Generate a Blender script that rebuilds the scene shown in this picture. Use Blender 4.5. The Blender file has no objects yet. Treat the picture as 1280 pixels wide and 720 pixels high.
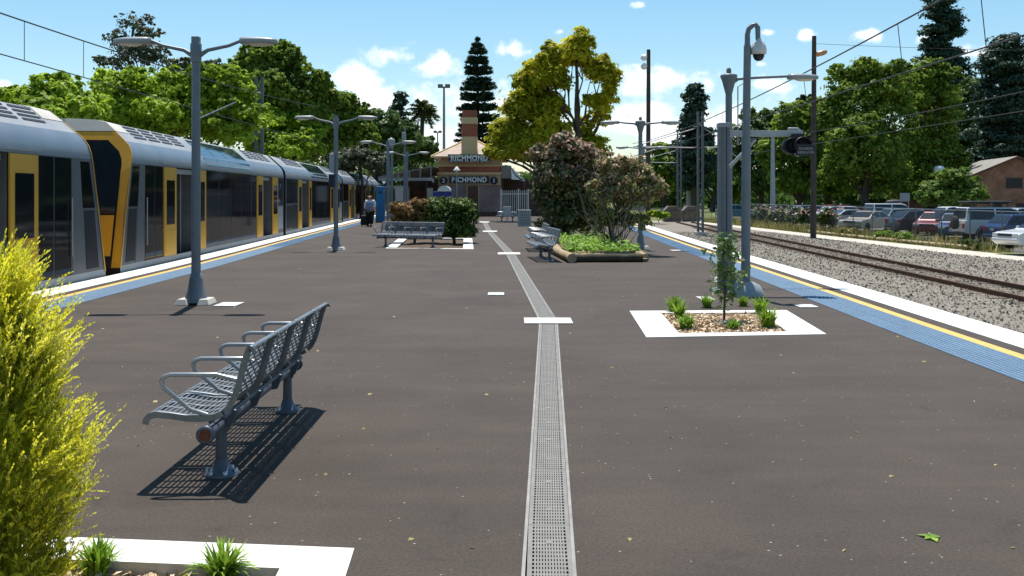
import bpy, bmesh, math, random
import numpy as np
from mathutils import Vector, Matrix, noise as mnoise
from mathutils.geometry import tessellate_polygon

random.seed(7)
R = math.radians
SC = bpy.context.scene
COL = SC.collection
F, CH, HY = 1250.0, 1.65, 244.0          # focal length (px of a 1280 wide frame), eye height, horizon row
TZ = -1.1                                # track / car park level below the platform

def gp(px, py, z=0.0):
    """ground measurement: pixel of the 1280x720 photo -> point on the level z"""
    d = F * (CH - z) / (py - HY)
    return Vector(((px - 640) / F * d, d, z))
def at(px, d): return (px - 640) / F * d
def zat(py, d): return CH + (HY - py) / F * d

# ------------------------------------------------------------------ materials
def _n(nt, t, **kw):
    n = nt.nodes.new(t)
    for k, v in kw.items():
        if k.startswith('i_'): n.inputs[k[2:].replace('_', ' ')].default_value = v
        else: setattr(n, k, v)
    return n

def mat(name, col, rough=.6, metal=0., var=.12, scale=6., bump=0., bscale=60., col2=None, spec=.4, coat=0., detail=6., coord='Object', contrast=1.):
    m = bpy.data.materials.new(name); m.use_nodes = True
    nt = m.node_tree; b = nt.nodes['Principled BSDF']; L = nt.links.new
    b.inputs['Roughness'].default_value = rough; b.inputs['Metallic'].default_value = metal
    b.inputs['Specular IOR Level'].default_value = spec
    if coat: b.inputs['Coat Weight'].default_value = coat; b.inputs['Coat Roughness'].default_value = .05
    tc = _n(nt, 'ShaderNodeTexCoord')
    no = _n(nt, 'ShaderNodeTexNoise', i_Scale=scale, i_Detail=detail, i_Roughness=.6); L(tc.outputs[coord], no.inputs['Vector'])
    rp = _n(nt, 'ShaderNodeValToRGB'); L(no.outputs['Fac'], rp.inputs['Fac'])
    c2 = col2 or tuple(min(1, c * (1 + var)) for c in col)
    c1 = col if col2 else tuple(c * (1 - var) for c in col)
    rp.color_ramp.elements[0].position = .5 - .2 / contrast; rp.color_ramp.elements[1].position = .5 + .2 / contrast
    rp.color_ramp.elements[0].color = (*c1, 1); rp.color_ramp.elements[1].color = (*c2, 1)
    L(rp.outputs['Color'], b.inputs['Base Color'])
    if bump:
        n2 = _n(nt, 'ShaderNodeTexNoise', i_Scale=bscale, i_Detail=5.); L(tc.outputs[coord], n2.inputs['Vector'])
        bp = _n(nt, 'ShaderNodeBump', i_Strength=bump, i_Distance=.02); L(n2.outputs['Fac'], bp.inputs['Height']); L(bp.outputs['Normal'], b.inputs['Normal'])
    return m

GAIN = 1.
def leafmat(name, cols, trans=.35, nscale=.6, rough=.55, mix=.5):
    """cols: dark..light leaf colours, chosen per leaf and per patch of the plant"""
    cols = [tuple(min(.85, c * GAIN) for c in q) for q in cols]
    m = bpy.data.materials.new(name); m.use_nodes = True
    nt = m.node_tree; b = nt.nodes['Principled BSDF']; out = nt.nodes['Material Output']; L = nt.links.new
    b.inputs['Roughness'].default_value = rough; b.inputs['Specular IOR Level'].default_value = .25
    g = _n(nt, 'ShaderNodeNewGeometry'); tc = _n(nt, 'ShaderNodeTexCoord')
    no = _n(nt, 'ShaderNodeTexNoise', i_Scale=nscale, i_Detail=3.); L(tc.outputs['Object'], no.inputs['Vector'])
    st = _n(nt, 'ShaderNodeMapRange'); st.inputs['From Min'].default_value = .3; st.inputs['From Max'].default_value = .7
    L(no.outputs['Fac'], st.inputs['Value'])
    mx = _n(nt, 'ShaderNodeMix', data_type='FLOAT'); mx.inputs[0].default_value = mix
    L(g.outputs['Random Per Island'], mx.inputs[2]); L(st.outputs['Result'], mx.inputs[3])
    rp = _n(nt, 'ShaderNodeValToRGB'); L(mx.outputs[0], rp.inputs['Fac'])
    els = rp.color_ramp.elements
    els[0].position = .12; els[0].color = (*cols[0], 1); els[1].position = .88; els[1].color = (*cols[-1], 1)
    for i, c in enumerate(cols[1:-1]):
        e = els.new(.12 + .76 * (i + 1) / (len(cols) - 1)); e.color = (*c, 1)
    L(rp.outputs['Color'], b.inputs['Base Color'])
    tr = _n(nt, 'ShaderNodeBsdfTranslucent'); L(rp.outputs['Color'], tr.inputs['Color'])
    ms = _n(nt, 'ShaderNodeMixShader'); ms.inputs['Fac'].default_value = trans
    L(b.outputs[0], ms.inputs[1]); L(tr.outputs[0], ms.inputs[2]); L(ms.outputs[0], out.inputs['Surface'])
    return m

# ------------------------------------------------------------------ object helpers
def tag(o, label=None, cat=None, group=None, kind=None):
    if label: o['label'] = label
    if cat: o['category'] = cat
    if group: o['group'] = group
    if kind: o['kind'] = kind
    return o
def link(o, parent=None):
    COL.objects.link(o)
    if parent is not None: o.parent = parent
    return o
def empty(name, loc=(0, 0, 0), rz=0, label=None, cat=None, group=None):
    o = bpy.data.objects.new(name, None); o.location = loc; o.rotation_euler = (0, 0, rz); o.empty_display_size = .2
    return tag(link(o), label, cat, group)
def copy_tree(o, parent=None):
    c = o.copy(); link(c)
    c.parent = parent
    for ch in list(o.children): copy_tree(ch, c)
    return c

class MB:
    def __init__(s): s.v = []; s.f = []; s.m = []; s.sm = []
    def add(s, vs, fs, m=0, sm=False):
        o = len(s.v); s.v += [tuple(v) for v in vs]
        for f in fs: s.f.append(tuple(i + o for i in f)); s.m.append(m); s.sm.append(sm)
        return s
    def box(s, c, d, m=0, rz=0, rx=0, ry=0, taper=(1, 1)):
        M = Matrix.Translation(c) @ Matrix.Rotation(rz, 4, 'Z') @ Matrix.Rotation(ry, 4, 'Y') @ Matrix.Rotation(rx, 4, 'X')
        vs = []
        for z in (-.5, .5):
            t = taper if z > 0 else (1, 1)
            for x, y in ((-.5, -.5), (.5, -.5), (.5, .5), (-.5, .5)):
                vs.append(M @ Vector((x * d[0] * t[0], y * d[1] * t[1], z * d[2])))
        return s.add(vs, [(3, 2, 1, 0), (4, 5, 6, 7), (0, 1, 5, 4), (1, 2, 6, 5), (2, 3, 7, 6), (3, 0, 4, 7)], m)
    def b2(s, lo, hi, m=0): return s.box([(a + b) / 2 for a, b in zip(lo, hi)], [b - a for a, b in zip(lo, hi)], m)
    def tube(s, pts, r, seg=8, m=0, cap=True, sm=True):
        pts = [Vector(p) for p in pts]; n = len(pts)
        rs = r if isinstance(r, (list, tuple)) else [r] * n
        vs = []; u = None
        for i, p in enumerate(pts):
            t = (pts[min(i + 1, n - 1)] - pts[max(i - 1, 0)]).normalized()
            if u is None: u = t.orthogonal().normalized()
            else:
                u = (u - t * u.dot(t))
                u = u.normalized() if u.length > 1e-6 else t.orthogonal().normalized()
            w = t.cross(u)
            for k in range(seg):
                a = 2 * math.pi * k / seg
                vs.append(p + (u * math.cos(a) + w * math.sin(a)) * rs[i])
        fs = [(i * seg + k, i * seg + (k + 1) % seg, (i + 1) * seg + (k + 1) % seg, (i + 1) * seg + k) for i in range(n - 1) for k in range(seg)]
        s.add(vs, fs, m, sm)
        if cap:
            s.add(vs[:seg], [tuple(range(seg))[::-1]], m); s.add(vs[-seg:], [tuple(range(seg))], m)
        return s
    def lathe(s, prof, c=(0, 0, 0), seg=16, m=0, sm=True, axis='Z'):
        c = Vector(c); vs = []
        for r, z in prof:
            for k in range(seg):
                a = 2 * math.pi * k / seg; x, y = r * math.cos(a), r * math.sin(a)
                v = Vector((x, y, z)) if axis == 'Z' else (Vector((z, x, y)) if axis == 'X' else Vector((x, z, -y)))
                vs.append(c + v)
        n = len(prof)
        fs = [(i * seg + k, i * seg + (k + 1) % seg, (i + 1) * seg + (k + 1) % seg, (i + 1) * seg + k) for i in range(n - 1) for k in range(seg)]
        s.add(vs, fs, m, sm)
        s.add(vs[:seg], [tuple(range(seg))[::-1]], m); s.add(vs[-seg:], [tuple(range(seg))], m)
        return s
    def prism(s, poly, axis, a, b, m=0):
        """poly in the plane normal to axis ('X': (y,z); 'Y': (x,z); 'Z': (x,y)), from a to b"""
        def P(p, t): return {'X': (t, p[0], p[1]), 'Y': (p[0], t, p[1]), 'Z': (p[0], p[1], t)}[axis]
        n = len(poly); vs = [P(p, a) for p in poly] + [P(p, b) for p in poly]
        fs = [tuple(range(n))[::-1], tuple(range(n, 2 * n))] + [(i, (i + 1) % n, n + (i + 1) % n, n + i) for i in range(n)]
        return s.add(vs, fs, m)
    def quad(s, a, b, c, d, m=0): return s.add([a, b, c, d], [(0, 1, 2, 3)], m)
    def build(s, name, mats, parent=None, bevel=0, loc=None, fix=True, seg=2):
        me = bpy.data.meshes.new(name); me.from_pydata(s.v, [], s.f); me.update()
        for mm in (mats if isinstance(mats, (list, tuple)) else [mats]): me.materials.append(mm)
        me.polygons.foreach_set('material_index', s.m); me.polygons.foreach_set('use_smooth', s.sm)
        if fix:
            bm = bmesh.new(); bm.from_mesh(me); bmesh.ops.recalc_face_normals(bm, faces=bm.faces); bm.to_mesh(me); bm.free()
        o = link(bpy.data.objects.new(name, me), parent)
        if loc is not None: o.location = loc
        if bevel:
            b = o.modifiers.new('bevel', 'BEVEL'); b.width = bevel; b.segments = seg; b.limit_method = 'ANGLE'; b.angle_limit = R(40)
        return o

def np_mesh(name, V, nper, mats, parent=None, mi=None, smooth=False):
    """V: (n*nper,3) loose polygons of nper corners each"""
    V = np.asarray(V, dtype=np.float32).reshape(-1, 3); nf = len(V) // nper
    me = bpy.data.meshes.new(name)
    me.vertices.add(len(V)); me.vertices.foreach_set('co', V.ravel())
    me.loops.add(nf * nper); me.loops.foreach_set('vertex_index', np.arange(nf * nper, dtype=np.int32))
    me.polygons.add(nf); me.polygons.foreach_set('loop_start', np.arange(0, nf * nper, nper, dtype=np.int32))
    me.polygons.foreach_set('loop_total', np.full(nf, nper, dtype=np.int32))
    for m in (mats if isinstance(mats, (list, tuple)) else [mats]): me.materials.append(m)
    if mi is not None: me.polygons.foreach_set('material_index', np.asarray(mi, dtype=np.int32))
    me.update(calc_edges=True)
    return link(bpy.data.objects.new(name, me), parent)

def unit(a): return a / np.maximum(np.linalg.norm(a, axis=-1, keepdims=True), 1e-9)
def leaves(rng, P, N, size, aspect=1.6, var=.35, T=None):
    n = len(P); N = unit(N)
    if T is None: T = rng.normal(size=(n, 3))
    T = unit(T - N * (T * N).sum(1, keepdims=True)); B = np.cross(N, T)
    s = size * (1 + var * (rng.random((n, 1)) * 2 - 1))
    l, w = s * aspect * .5, s * .5
    bend = N * s * .18
    V = np.stack([P - T * l - bend, P + B * w, P + T * l - bend, P - B * w], axis=1)
    return V.reshape(-1, 3)

def lobe_leaves(rng, lobe, n, csize=.3, fill=.15, per=26, flat=.6, up=.35, shell=.55):
    """clumps of leaves through the outer part of an ellipsoid (cx,cy,cz,rx,ry,rz) -> points, normals"""
    c = np.array(lobe[:3]); r = np.array(lobe[3:6])
    nc = max(3, int(n * (1 - fill) / per))
    d = unit(rng.normal(size=(nc, 3))); d[:, 2] = np.where(d[:, 2] < -.55, -d[:, 2], d[:, 2])
    rad = shell + (1.04 - shell) * rng.random((nc, 1)) ** .6
    cc = c + d * r * rad
    cr = csize * float(np.mean(r)) * (.6 + .8 * rng.random((nc, 1)))
    idx = np.repeat(np.arange(nc), per)
    off = rng.normal(size=(len(idx), 3)) * .5; off[:, 2] *= flat
    P = cc[idx] + off * cr[idx]
    N = unit(d[idx] * .5 + unit(off) * .55 + np.array([0, 0, up]) + rng.normal(size=(len(idx), 3)) * .35)
    nf = int(n * fill)
    if nf:
        df = unit(rng.normal(size=(nf, 3))); Pf = c + df * r * (.85 * rng.random((nf, 1)) ** .5)
        P = np.vstack([P, Pf]); N = np.vstack([N, unit(df + rng.normal(size=(nf, 3)))])
    return P, N
SKY_STR, SUN_STR, EXPO, SKY_HUE, SKY_SAT, CLOUD = .105, 4.8, 0.42, .485, 1.2, 9.5
# ------------------------------------------------------------------ materials in use
M = {}
def asphalt_mat():
    m = bpy.data.materials.new('asphalt'); m.use_nodes = True
    nt = m.node_tree; b = nt.nodes['Principled BSDF']; L = nt.links.new
    b.inputs['Roughness'].default_value = .82; b.inputs['Specular IOR Level'].default_value = .3
    tc = _n(nt, 'ShaderNodeTexCoord')
    big = _n(nt, 'ShaderNodeTexNoise', i_Scale=.55, i_Detail=6., i_Roughness=.62); L(tc.outputs['Object'], big.inputs['Vector'])
    mp = _n(nt, 'ShaderNodeMapping'); mp.inputs['Scale'].default_value = (.5, 2.2, 1); L(tc.outputs['Object'], mp.inputs['Vector'])
    strk = _n(nt, 'ShaderNodeTexNoise', i_Scale=1.3, i_Detail=5., i_Roughness=.6); L(mp.outputs['Vector'], strk.inputs['Vector'])
    fine = _n(nt, 'ShaderNodeTexNoise', i_Scale=55., i_Detail=5., i_Roughness=.75); L(tc.outputs['Object'], fine.inputs['Vector'])
    vor = _n(nt, 'ShaderNodeTexVoronoi', i_Scale=26.); L(tc.outputs['Object'], vor.inputs['Vector'])
    r1 = _n(nt, 'ShaderNodeValToRGB'); L(big.outputs['Fac'], r1.inputs['Fac'])
    r1.color_ramp.elements[0].position = .3; r1.color_ramp.elements[1].position = .72
    r1.color_ramp.elements[0].color = (.046, .0365, .030, 1); r1.color_ramp.elements[1].color = (.074, .0585, .048, 1)
    r2 = _n(nt, 'ShaderNodeValToRGB'); L(strk.outputs['Fac'], r2.inputs['Fac'])
    r2.color_ramp.elements[0].position = .35; r2.color_ramp.elements[1].position = .7
    r2.color_ramp.elements[0].color = (.90, .90, .90, 1); r2.color_ramp.elements[1].color = (1.10, 1.09, 1.08, 1)
    r3 = _n(nt, 'ShaderNodeValToRGB'); L(fine.outputs['Fac'], r3.inputs['Fac'])
    r3.color_ramp.elements[0].position = .3; r3.color_ramp.elements[1].position = .72
    r3.color_ramp.elements[0].color = (.6, .6, .6, 1); r3.color_ramp.elements[1].color = (1.42, 1.4, 1.38, 1)
    a = _n(nt, 'ShaderNodeMix', data_type='RGBA', blend_type='MULTIPLY'); a.inputs[0].default_value = 1
    L(r1.outputs['Color'], a.inputs[6]); L(r2.outputs['Color'], a.inputs[7])
    c = _n(nt, 'ShaderNodeMix', data_type='RGBA', blend_type='MULTIPLY'); c.inputs[0].default_value = 1
    L(a.outputs[2], c.inputs[6]); L(r3.outputs['Color'], c.inputs[7])
    grit = _n(nt, 'ShaderNodeTexNoise', i_Scale=170., i_Detail=3., i_Roughness=.7); L(tc.outputs['Object'], grit.inputs['Vector'])
    r4 = _n(nt, 'ShaderNodeValToRGB'); L(grit.outputs['Fac'], r4.inputs['Fac']); r4.color_ramp.elements[0].position = .32; r4.color_ramp.elements[1].position = .68
    r4.color_ramp.elements[0].color = (.62, .62, .62, 1); r4.color_ramp.elements[1].color = (1.42, 1.40, 1.36, 1)
    g_ = _n(nt, 'ShaderNodeMix', data_type='RGBA', blend_type='MULTIPLY'); g_.inputs[0].default_value = 1; L(c.outputs[2], g_.inputs[6]); L(r4.outputs['Color'], g_.inputs[7]); c = g_
    # worn, dusty patches and dark drips with shapes of their own
    st = _n(nt, 'ShaderNodeTexNoise', i_Scale=1.7, i_Detail=9., i_Roughness=.72, i_Distortion=.6); L(tc.outputs['Object'], st.inputs['Vector'])
    r5 = _n(nt, 'ShaderNodeValToRGB'); L(st.outputs['Fac'], r5.inputs['Fac']); e5 = r5.color_ramp.elements; e5[0].position = .30; e5[0].color = (.72, .70, .69, 1); e5[1].position = .40; e5[1].color = (1, 1, 1, 1)
    q5 = e5.new(.62); q5.color = (1, 1, 1, 1); q6 = e5.new(.74); q6.color = (1.30, 1.29, 1.26, 1)
    h_ = _n(nt, 'ShaderNodeMix', data_type='RGBA', blend_type='MULTIPLY'); h_.inputs[0].default_value = 1; L(c.outputs[2], h_.inputs[6]); L(r5.outputs['Color'], h_.inputs[7]); c = h_
    # sparse pale stone chips
    lt = _n(nt, 'ShaderNodeMath', operation='LESS_THAN'); L(vor.outputs['Distance'], lt.inputs[0]); lt.inputs[1].default_value = .16
    sc = _n(nt, 'ShaderNodeSeparateColor'); L(vor.outputs['Color'], sc.inputs[0])
    gt = _n(nt, 'ShaderNodeMath', operation='GREATER_THAN'); L(sc.outputs[0], gt.inputs[0]); gt.inputs[1].default_value = .955
    mu = _n(nt, 'ShaderNodeMath', operation='MULTIPLY'); L(lt.outputs[0], mu.inputs[0]); L(gt.outputs[0], mu.inputs[1])
    d = _n(nt, 'ShaderNodeMix', data_type='RGBA'); L(mu.outputs[0], d.inputs[0]); L(c.outputs[2], d.inputs[6]); d.inputs[7].default_value = (.3, .28, .25, 1)
    L(d.outputs[2], b.inputs['Base Color'])
    bp = _n(nt, 'ShaderNodeBump', i_Strength=.55, i_Distance=.012); L(fine.outputs['Fac'], bp.inputs['Height']); L(bp.outputs['Normal'], b.inputs['Normal'])
    return m
M['asphalt'] = asphalt_mat()

def gravel_mat(name, c0, c1, scale):
    m = bpy.data.materials.new(name); m.use_nodes = True
    nt = m.node_tree; b = nt.nodes['Principled BSDF']; L = nt.links.new
    b.inputs['Roughness'].default_value = .9; b.inputs['Specular IOR Level'].default_value = .2
    tc = _n(nt, 'ShaderNodeTexCoord')
    v = _n(nt, 'ShaderNodeTexVoronoi', i_Scale=scale); L(tc.outputs['Object'], v.inputs['Vector'])
    sc = _n(nt, 'ShaderNodeSeparateColor'); L(v.outputs['Color'], sc.inputs[0])
    big = _n(nt, 'ShaderNodeTexNoise', i_Scale=.5, i_Detail=5.); L(tc.outputs['Object'], big.inputs['Vector'])
    mx = _n(nt, 'ShaderNodeMix', data_type='FLOAT'); mx.inputs[0].default_value = .4; L(sc.outputs[0], mx.inputs[2]); L(big.outputs['Fac'], mx.inputs[3])
    rp = _n(nt, 'ShaderNodeValToRGB'); L(mx.outputs[0], rp.inputs['Fac'])
    rp.color_ramp.elements[0].position = .15; rp.color_ramp.elements[1].position = .85
    rp.color_ramp.elements[0].color = (*c0, 1); rp.color_ramp.elements[1].color = (*c1, 1)
    L(rp.outputs['Color'], b.inputs['Base Color'])
    bp = _n(nt, 'ShaderNodeBump', i_Strength=.75, i_Distance=.04); bp.invert = True; L(v.outputs['Distance'], bp.inputs['Height']); L(bp.outputs['Normal'], b.inputs['Normal'])
    return m
M['ballast'] = gravel_mat('ballast', (.15, .133, .108), (.31, .28, .235), 22.)
M['mulch'] = gravel_mat('mulch', (.20, .13, .075), (.68, .53, .36), 38.)
M['grassland'] = mat('grassland', (.06, .085, .022), .9, scale=.12, col2=(.17, .19, .055), bump=.6, bscale=3.)
M['white'] = mat('white_paint', (.60, .59, .55), .65, scale=5., col2=(.82, .82, .80), bump=.25, contrast=.8, detail=9.)
M['yellow_line'] = mat('yellow_line_paint', (.55, .36, .08), .6, scale=5, col2=(.68, .46, .13))
M['sign_grey'] = mat('sign_letter_grey', (.34, .36, .38), .5)
M['tactile'] = leafmat('tactile_blue', [(.030, .080, .15), (.042, .10, .18), (.062, .13, .215)], trans=0., nscale=1.5, mix=.45, rough=.7)
M['tactile_dot'] = mat('tactile_dot_worn', (.16, .25, .35), .7, scale=9., col2=(.24, .34, .44))
M['concrete'] = mat('concrete', (.33, .31, .28), .85, scale=3., col2=(.48, .46, .42), bump=.3)
M['pale_concrete'] = mat('pale_concrete', (.50, .46, .40), .85, scale=2., col2=(.62, .58, .51), bump=.2)
M['dark_concrete'] = mat('weathered_concrete', (.10, .085, .07), .9, scale=2.5, col2=(.20, .17, .14), bump=.3)
M['galv'] = mat('galvanised_steel', (.30, .32, .33), .5, .35, scale=9., col2=(.42, .44, .45))
M['grate'] = mat('grate_steel', (.15, .145, .135), .7, .1, scale=5., col2=(.26, .245, .22), contrast=.8)
M['frame'] = mat('drain_frame_steel', (.20, .195, .185), .7, .1, scale=4., col2=(.32, .31, .29))
M['plate'] = mat('cover_plate_paint', (.42, .41, .38), .6, scale=9., col2=(.70, .69, .66), contrast=.7, bump=.2)
M['pole'] = mat('pole_grey_paint', (.135, .16, .185), .45, scale=4., col2=(.18, .205, .23))
M['pole_dark'] = mat('dark_steel_mast', (.075, .085, .10), .5, scale=3., col2=(.12, .13, .145))
M['head'] = mat('lamp_head_grey', (.27, .29, .30), .4, scale=4., col2=(.34, .36, .37))
M['lens'] = mat('lamp_lens', (.62, .56, .46), .25, scale=3., col2=(.7, .64, .54))
M['bench'] = mat('bench_powder_coat', (.13, .148, .165), .38, .3, scale=14., col2=(.20, .215, .235), spec=.5)
M['bench_leg'] = mat('bench_leg_paint', (.075, .09, .12), .4, .15, scale=6., col2=(.11, .125, .155))
M['armrest'] = mat('armrest_steel', (.28, .30, .32), .35, .5, scale=6., col2=(.36, .38, .40))
M['bolt'] = mat('bolt_zinc', (.5, .5, .5), .35, .8)
M['orange_badge'] = mat('orange_badge', (.22, .05, .02), .5, scale=90., col2=(.03, .012, .01))
M['black'] = mat('black_paint', (.012, .013, .015), .5, scale=4., col2=(.025, .026, .03))
M['rubber'] = mat('rubber', (.02, .02, .02), .8)
M['rust'] = mat('rusty_rail', (.085, .042, .026), .75, .2, scale=8., col2=(.15, .075, .045))
M['sleeper'] = mat('timber_sleeper', (.10, .075, .055), .9, scale=5., col2=(.19, .15, .11), bump=.5)
M['trough'] = mat('drain_silt', (.03, .026, .022), .9, scale=8., col2=(.05, .044, .036))
M['path'] = mat('pale_path', (.42, .38, .32), .9, scale=1.2, col2=(.56, .51, .44), bump=.2)
M['timber'] = mat('weathered_timber', (.045, .036, .030), .85, scale=5., col2=(.085, .07, .06), bump=.4)
M['log'] = mat('treated_log', (.27, .20, .12), .85, scale=4., col2=(.44, .34, .21), bump=.5)
M['log_side'] = mat('dark_log', (.035, .034, .022), .9, scale=4., col2=(.075, .065, .04), bump=.5)  # much darker brown than the other logs, for the front log
M['soil'] = mat('soil', (.06, .042, .028), .95, scale=5., col2=(.12, .085, .055), bump=.6)
M['wire'] = mat('wire_dark', (.03, .03, .035), .6)
M['bark'] = mat('bark', (.05, .038, .028), .9, scale=3., col2=(.11, .085, .062), bump=.6, bscale=20)
M['pale_bark'] = mat('pale_bark', (.20, .165, .125), .9, scale=3., col2=(.30, .25, .20), bump=.4)
M['sign_blue'] = mat('sign_navy', (.007, .009, .028), .45, scale=2., col2=(.010, .013, .038))
M['sign_white'] = mat('sign_letter_white', (.86, .86, .86), .5)
M['help_blue'] = mat('help_point_blue', (.012, .12, .30), .4, scale=1.5, col2=(.018, .16, .36))

# ------------------------------------------------------------------ platform edges (measured, metres)
_L = np.array([(-9, -7.55), (0, -7.72), (10, -7.95), (15.5, -8.1), (23, -8.3), (29, -8.6), (35, -8.96), (52, -9.85), (69, -10.7), (90, -11.7), (130, -13.8)])
_R = np.array([(-9, 5.7), (0, 5.82), (5, 5.92), (11.85, 6.07), (18.75, 6.3), (32.7, 6.65), (45, 7.08), (57, 7.56), (75, 8.3), (90, 9.0), (130, 11.)])
def _smooth(T):
    ys = np.linspace(T[0, 0], T[-1, 0], 800); xs = np.interp(ys, T[:, 0], T[:, 1]); k = np.hanning(61); k /= k.sum()
    return ys, np.convolve(np.pad(xs, 30, mode='reflect', reflect_type='odd'), k, 'valid')
_ly, _lx = _smooth(_L); _ry, _rx = _smooth(_R)
def EL(y): return float(np.interp(y, _ly, _lx))
def ER(y): return float(np.interp(y, _ry, _rx))
YS = list(np.arange(-8, 112.1, 2.0))
def ribbon(o0, o1, side, z, y0, y1, step=1.0, thick=0.):
    """strip following a platform edge, from o0 to o1 metres inside it"""
    mb = MB(); E = EL if side < 0 else ER; ys = list(np.arange(y0, y1 + 1e-6, step)); vs = []
    for y in ys:
        e = E(y); vs += [(e - side * o0, y, z), (e - side * o1, y, z)]
    n = len(ys)
    mb.add(vs, [(2 * i, 2 * i + 1, 2 * i + 3, 2 * i + 2) for i in range(n - 1)])
    return mb

# drain course
DR = [(.06, .5), (.16, 4.33), (.477, 13.1), (-.045, 28.06), (-1.0, 45.), (-1.55, 58.), (-1.6, 62.)]
DR[0] = (.05, -7.9)
DW = .118
def drain_x(y): return float(np.interp(y, [p[1] for p in DR], [p[0] for p in DR]))
holes = [[(x - DW, y, 0) for x, y in DR] + [(x + DW, y, 0) for x, y in DR[::-1]]]
# planting beds: outer outline on the platform and inner (soil) outline
BED_R = [gp(808, 422), gp(1033, 418), gp(983, 388), gp(787, 389)]
BED_M = [gp(482, 310.5), gp(592, 311.5), gp(590, 298), gp(500, 297)]
BED_L = [Vector((-3.6, 3.0, 0)), Vector((-.66, 3.0, 0)), Vector((-.735, 4.66, 0)), Vector((-3.6, 4.97, 0))]
def inset(poly, ws):
    out = []; n = len(poly)
    for i in range(n):
        def off(a, b, w):
            d = (b - a).normalized(); nn = Vector((-d.y, d.x, 0)); return a + nn * w, d
        p, d = off(poly[i - 1], poly[i], ws[i - 1]); q, e = off(poly[i], poly[(i + 1) % n], ws[i])
        den = d.x * e.y - d.y * e.x; t = ((q.x - p.x) * e.y - (q.y - p.y) * e.x) / den
        out.append(p + d * t)
    return out
IN_R = inset(BED_R, [.27, .42, .27, .42]); IN_M = inset(BED_M, [.3, .32, .3, .32]); IN_L = inset(BED_L, [.3, .30, .28, .3])
for q in (IN_R, IN_M, IN_L): holes.append([tuple(v) for v in q])
outer = [(EL(y) + .5, y, 0) for y in YS] + [(ER(y) - .5, y, 0) for y in YS[::-1]]
loops = [[Vector(p) for p in outer]] + [[Vector(p) for p in h] for h in holes]
tris = tessellate_polygon(loops); flat = [p for l in loops for p in l]
mb = MB(); mb.add(flat, [tuple(t) for t in tris])
platform = mb.build('platform', M['asphalt']); tag(platform, kind='structure')
me = platform.data
for p in me.polygons:
    if p.normal.z < 0: p.flip()

for side, nm in ((-1, 'left'), (1, 'right')):
    E = EL if side < 0 else ER; ys = list(np.arange(-8, 112.1, 1.0))
    mb = MB(); vs = []
    for y in ys:
        e = E(y)
        vs += [(e - side * .545, y, -.02), (e - side * .545, y, .004), (e, y, .004), (e, y, -.14), (e - side * .08, y, -.14), (e - side * .08, y, TZ - .05)]
    n = len(ys)
    mats = [0, 0, 0, 1, 1]
    for i in range(n - 1):
        for k in range(5):
            mb.f.append((6 * i + k, 6 * i + k + 1, 6 * i + k + 7, 6 * i + k + 6)); mb.m.append(mats[k]); mb.sm.append(False)
    mb.v += vs
    o = mb.build('platform_edge', [M['white'], M['dark_concrete']]); tag(o, kind='structure')
    o = ribbon(.76, .90, side, .004, -8, 112).build('yellow_line', M['yellow_line']); tag(o, kind='structure')
    mb = MB(); yy = -8.
    while yy < 112:                                       # single 600 mm tiles with open joints
        ya, yb = yy + .005, yy + .595
        for oa, ob in ((.905, 1.20), (1.208, 1.50)):
            mb.quad((E(ya) - side * oa, ya, .004), (E(ya) - side * ob, ya, .004), (E(yb) - side * ob, yb, .004), (E(yb) - side * oa, yb, .004))
        yy += .6
    y0, y1 = (4.4, 27.) if side > 0 else (9.5, 32.)
    vs = []; fs = []
    for j in range(int((y1 - y0) / .06)):
        y = y0 + j * .06; e = E(y)
        for i in range(10):
            x = e - side * (.93 + i * .06); r = .019; b = len(vs)
            for k in range(6):
                a = k * math.pi / 3; vs.append((x + r * math.cos(a), y + r * math.sin(a), .004))
            for k in range(6):
                a = k * math.pi / 3; vs.append((x + .6 * r * math.cos(a), y + .6 * r * math.sin(a), .0105))
            fs += [(b + k, b + (k + 1) % 6, b + 6 + (k + 1) % 6, b + 6 + k) for k in range(6)] + [tuple(range(b + 6, b + 12))]
    mb.add(vs, fs, 1)
    o = mb.build('tactile_strip', [M['tactile'], M['tactile_dot']], fix=False); tag(o, kind='structure')

# ------------------------------------------------------------------ drain
dr = empty('drain', (0, 0, 0), 0, 'long steel grated drain running up the middle of the asphalt platform', 'drain')
mb = MB(); vs = []
for x, y in DR:
    for dx, z in ((-DW, .001), (-DW + .012, .001), (-DW + .012, -.12), (DW - .012, -.12), (DW - .012, .001), (DW, .001)): vs.append((x + dx, y, z))
for i in range(len(DR) - 1):
    for k in range(5): mb.f.append((6 * i + k, 6 * i + k + 1, 6 * i + k + 7, 6 * i + k + 6)); mb.m.append(0); mb.sm.append(False)
mb.v += vs
mb.build('trough', M['trough'], dr)
mb = MB()
for s in (-1, 1):
    pts = [(x + s * (DW - .006), y) for x, y in DR]
    for (xa, ya), (xb, yb) in zip(pts, pts[1:]):
        w = .008
        mb.add([(xa - w, ya, -.03), (xa + w, ya, -.03), (xa + w, ya, .006), (xa - w, ya, .006), (xb - w, yb, -.03), (xb + w, yb, -.03), (xb + w, yb, .006), (xb - w, yb, .006)],
               [(0, 1, 5, 4), (1, 2, 6, 5), (2, 3, 7, 6), (3, 0, 4, 7)])
mb.build('edge_frame', M['frame'], dr)
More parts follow.
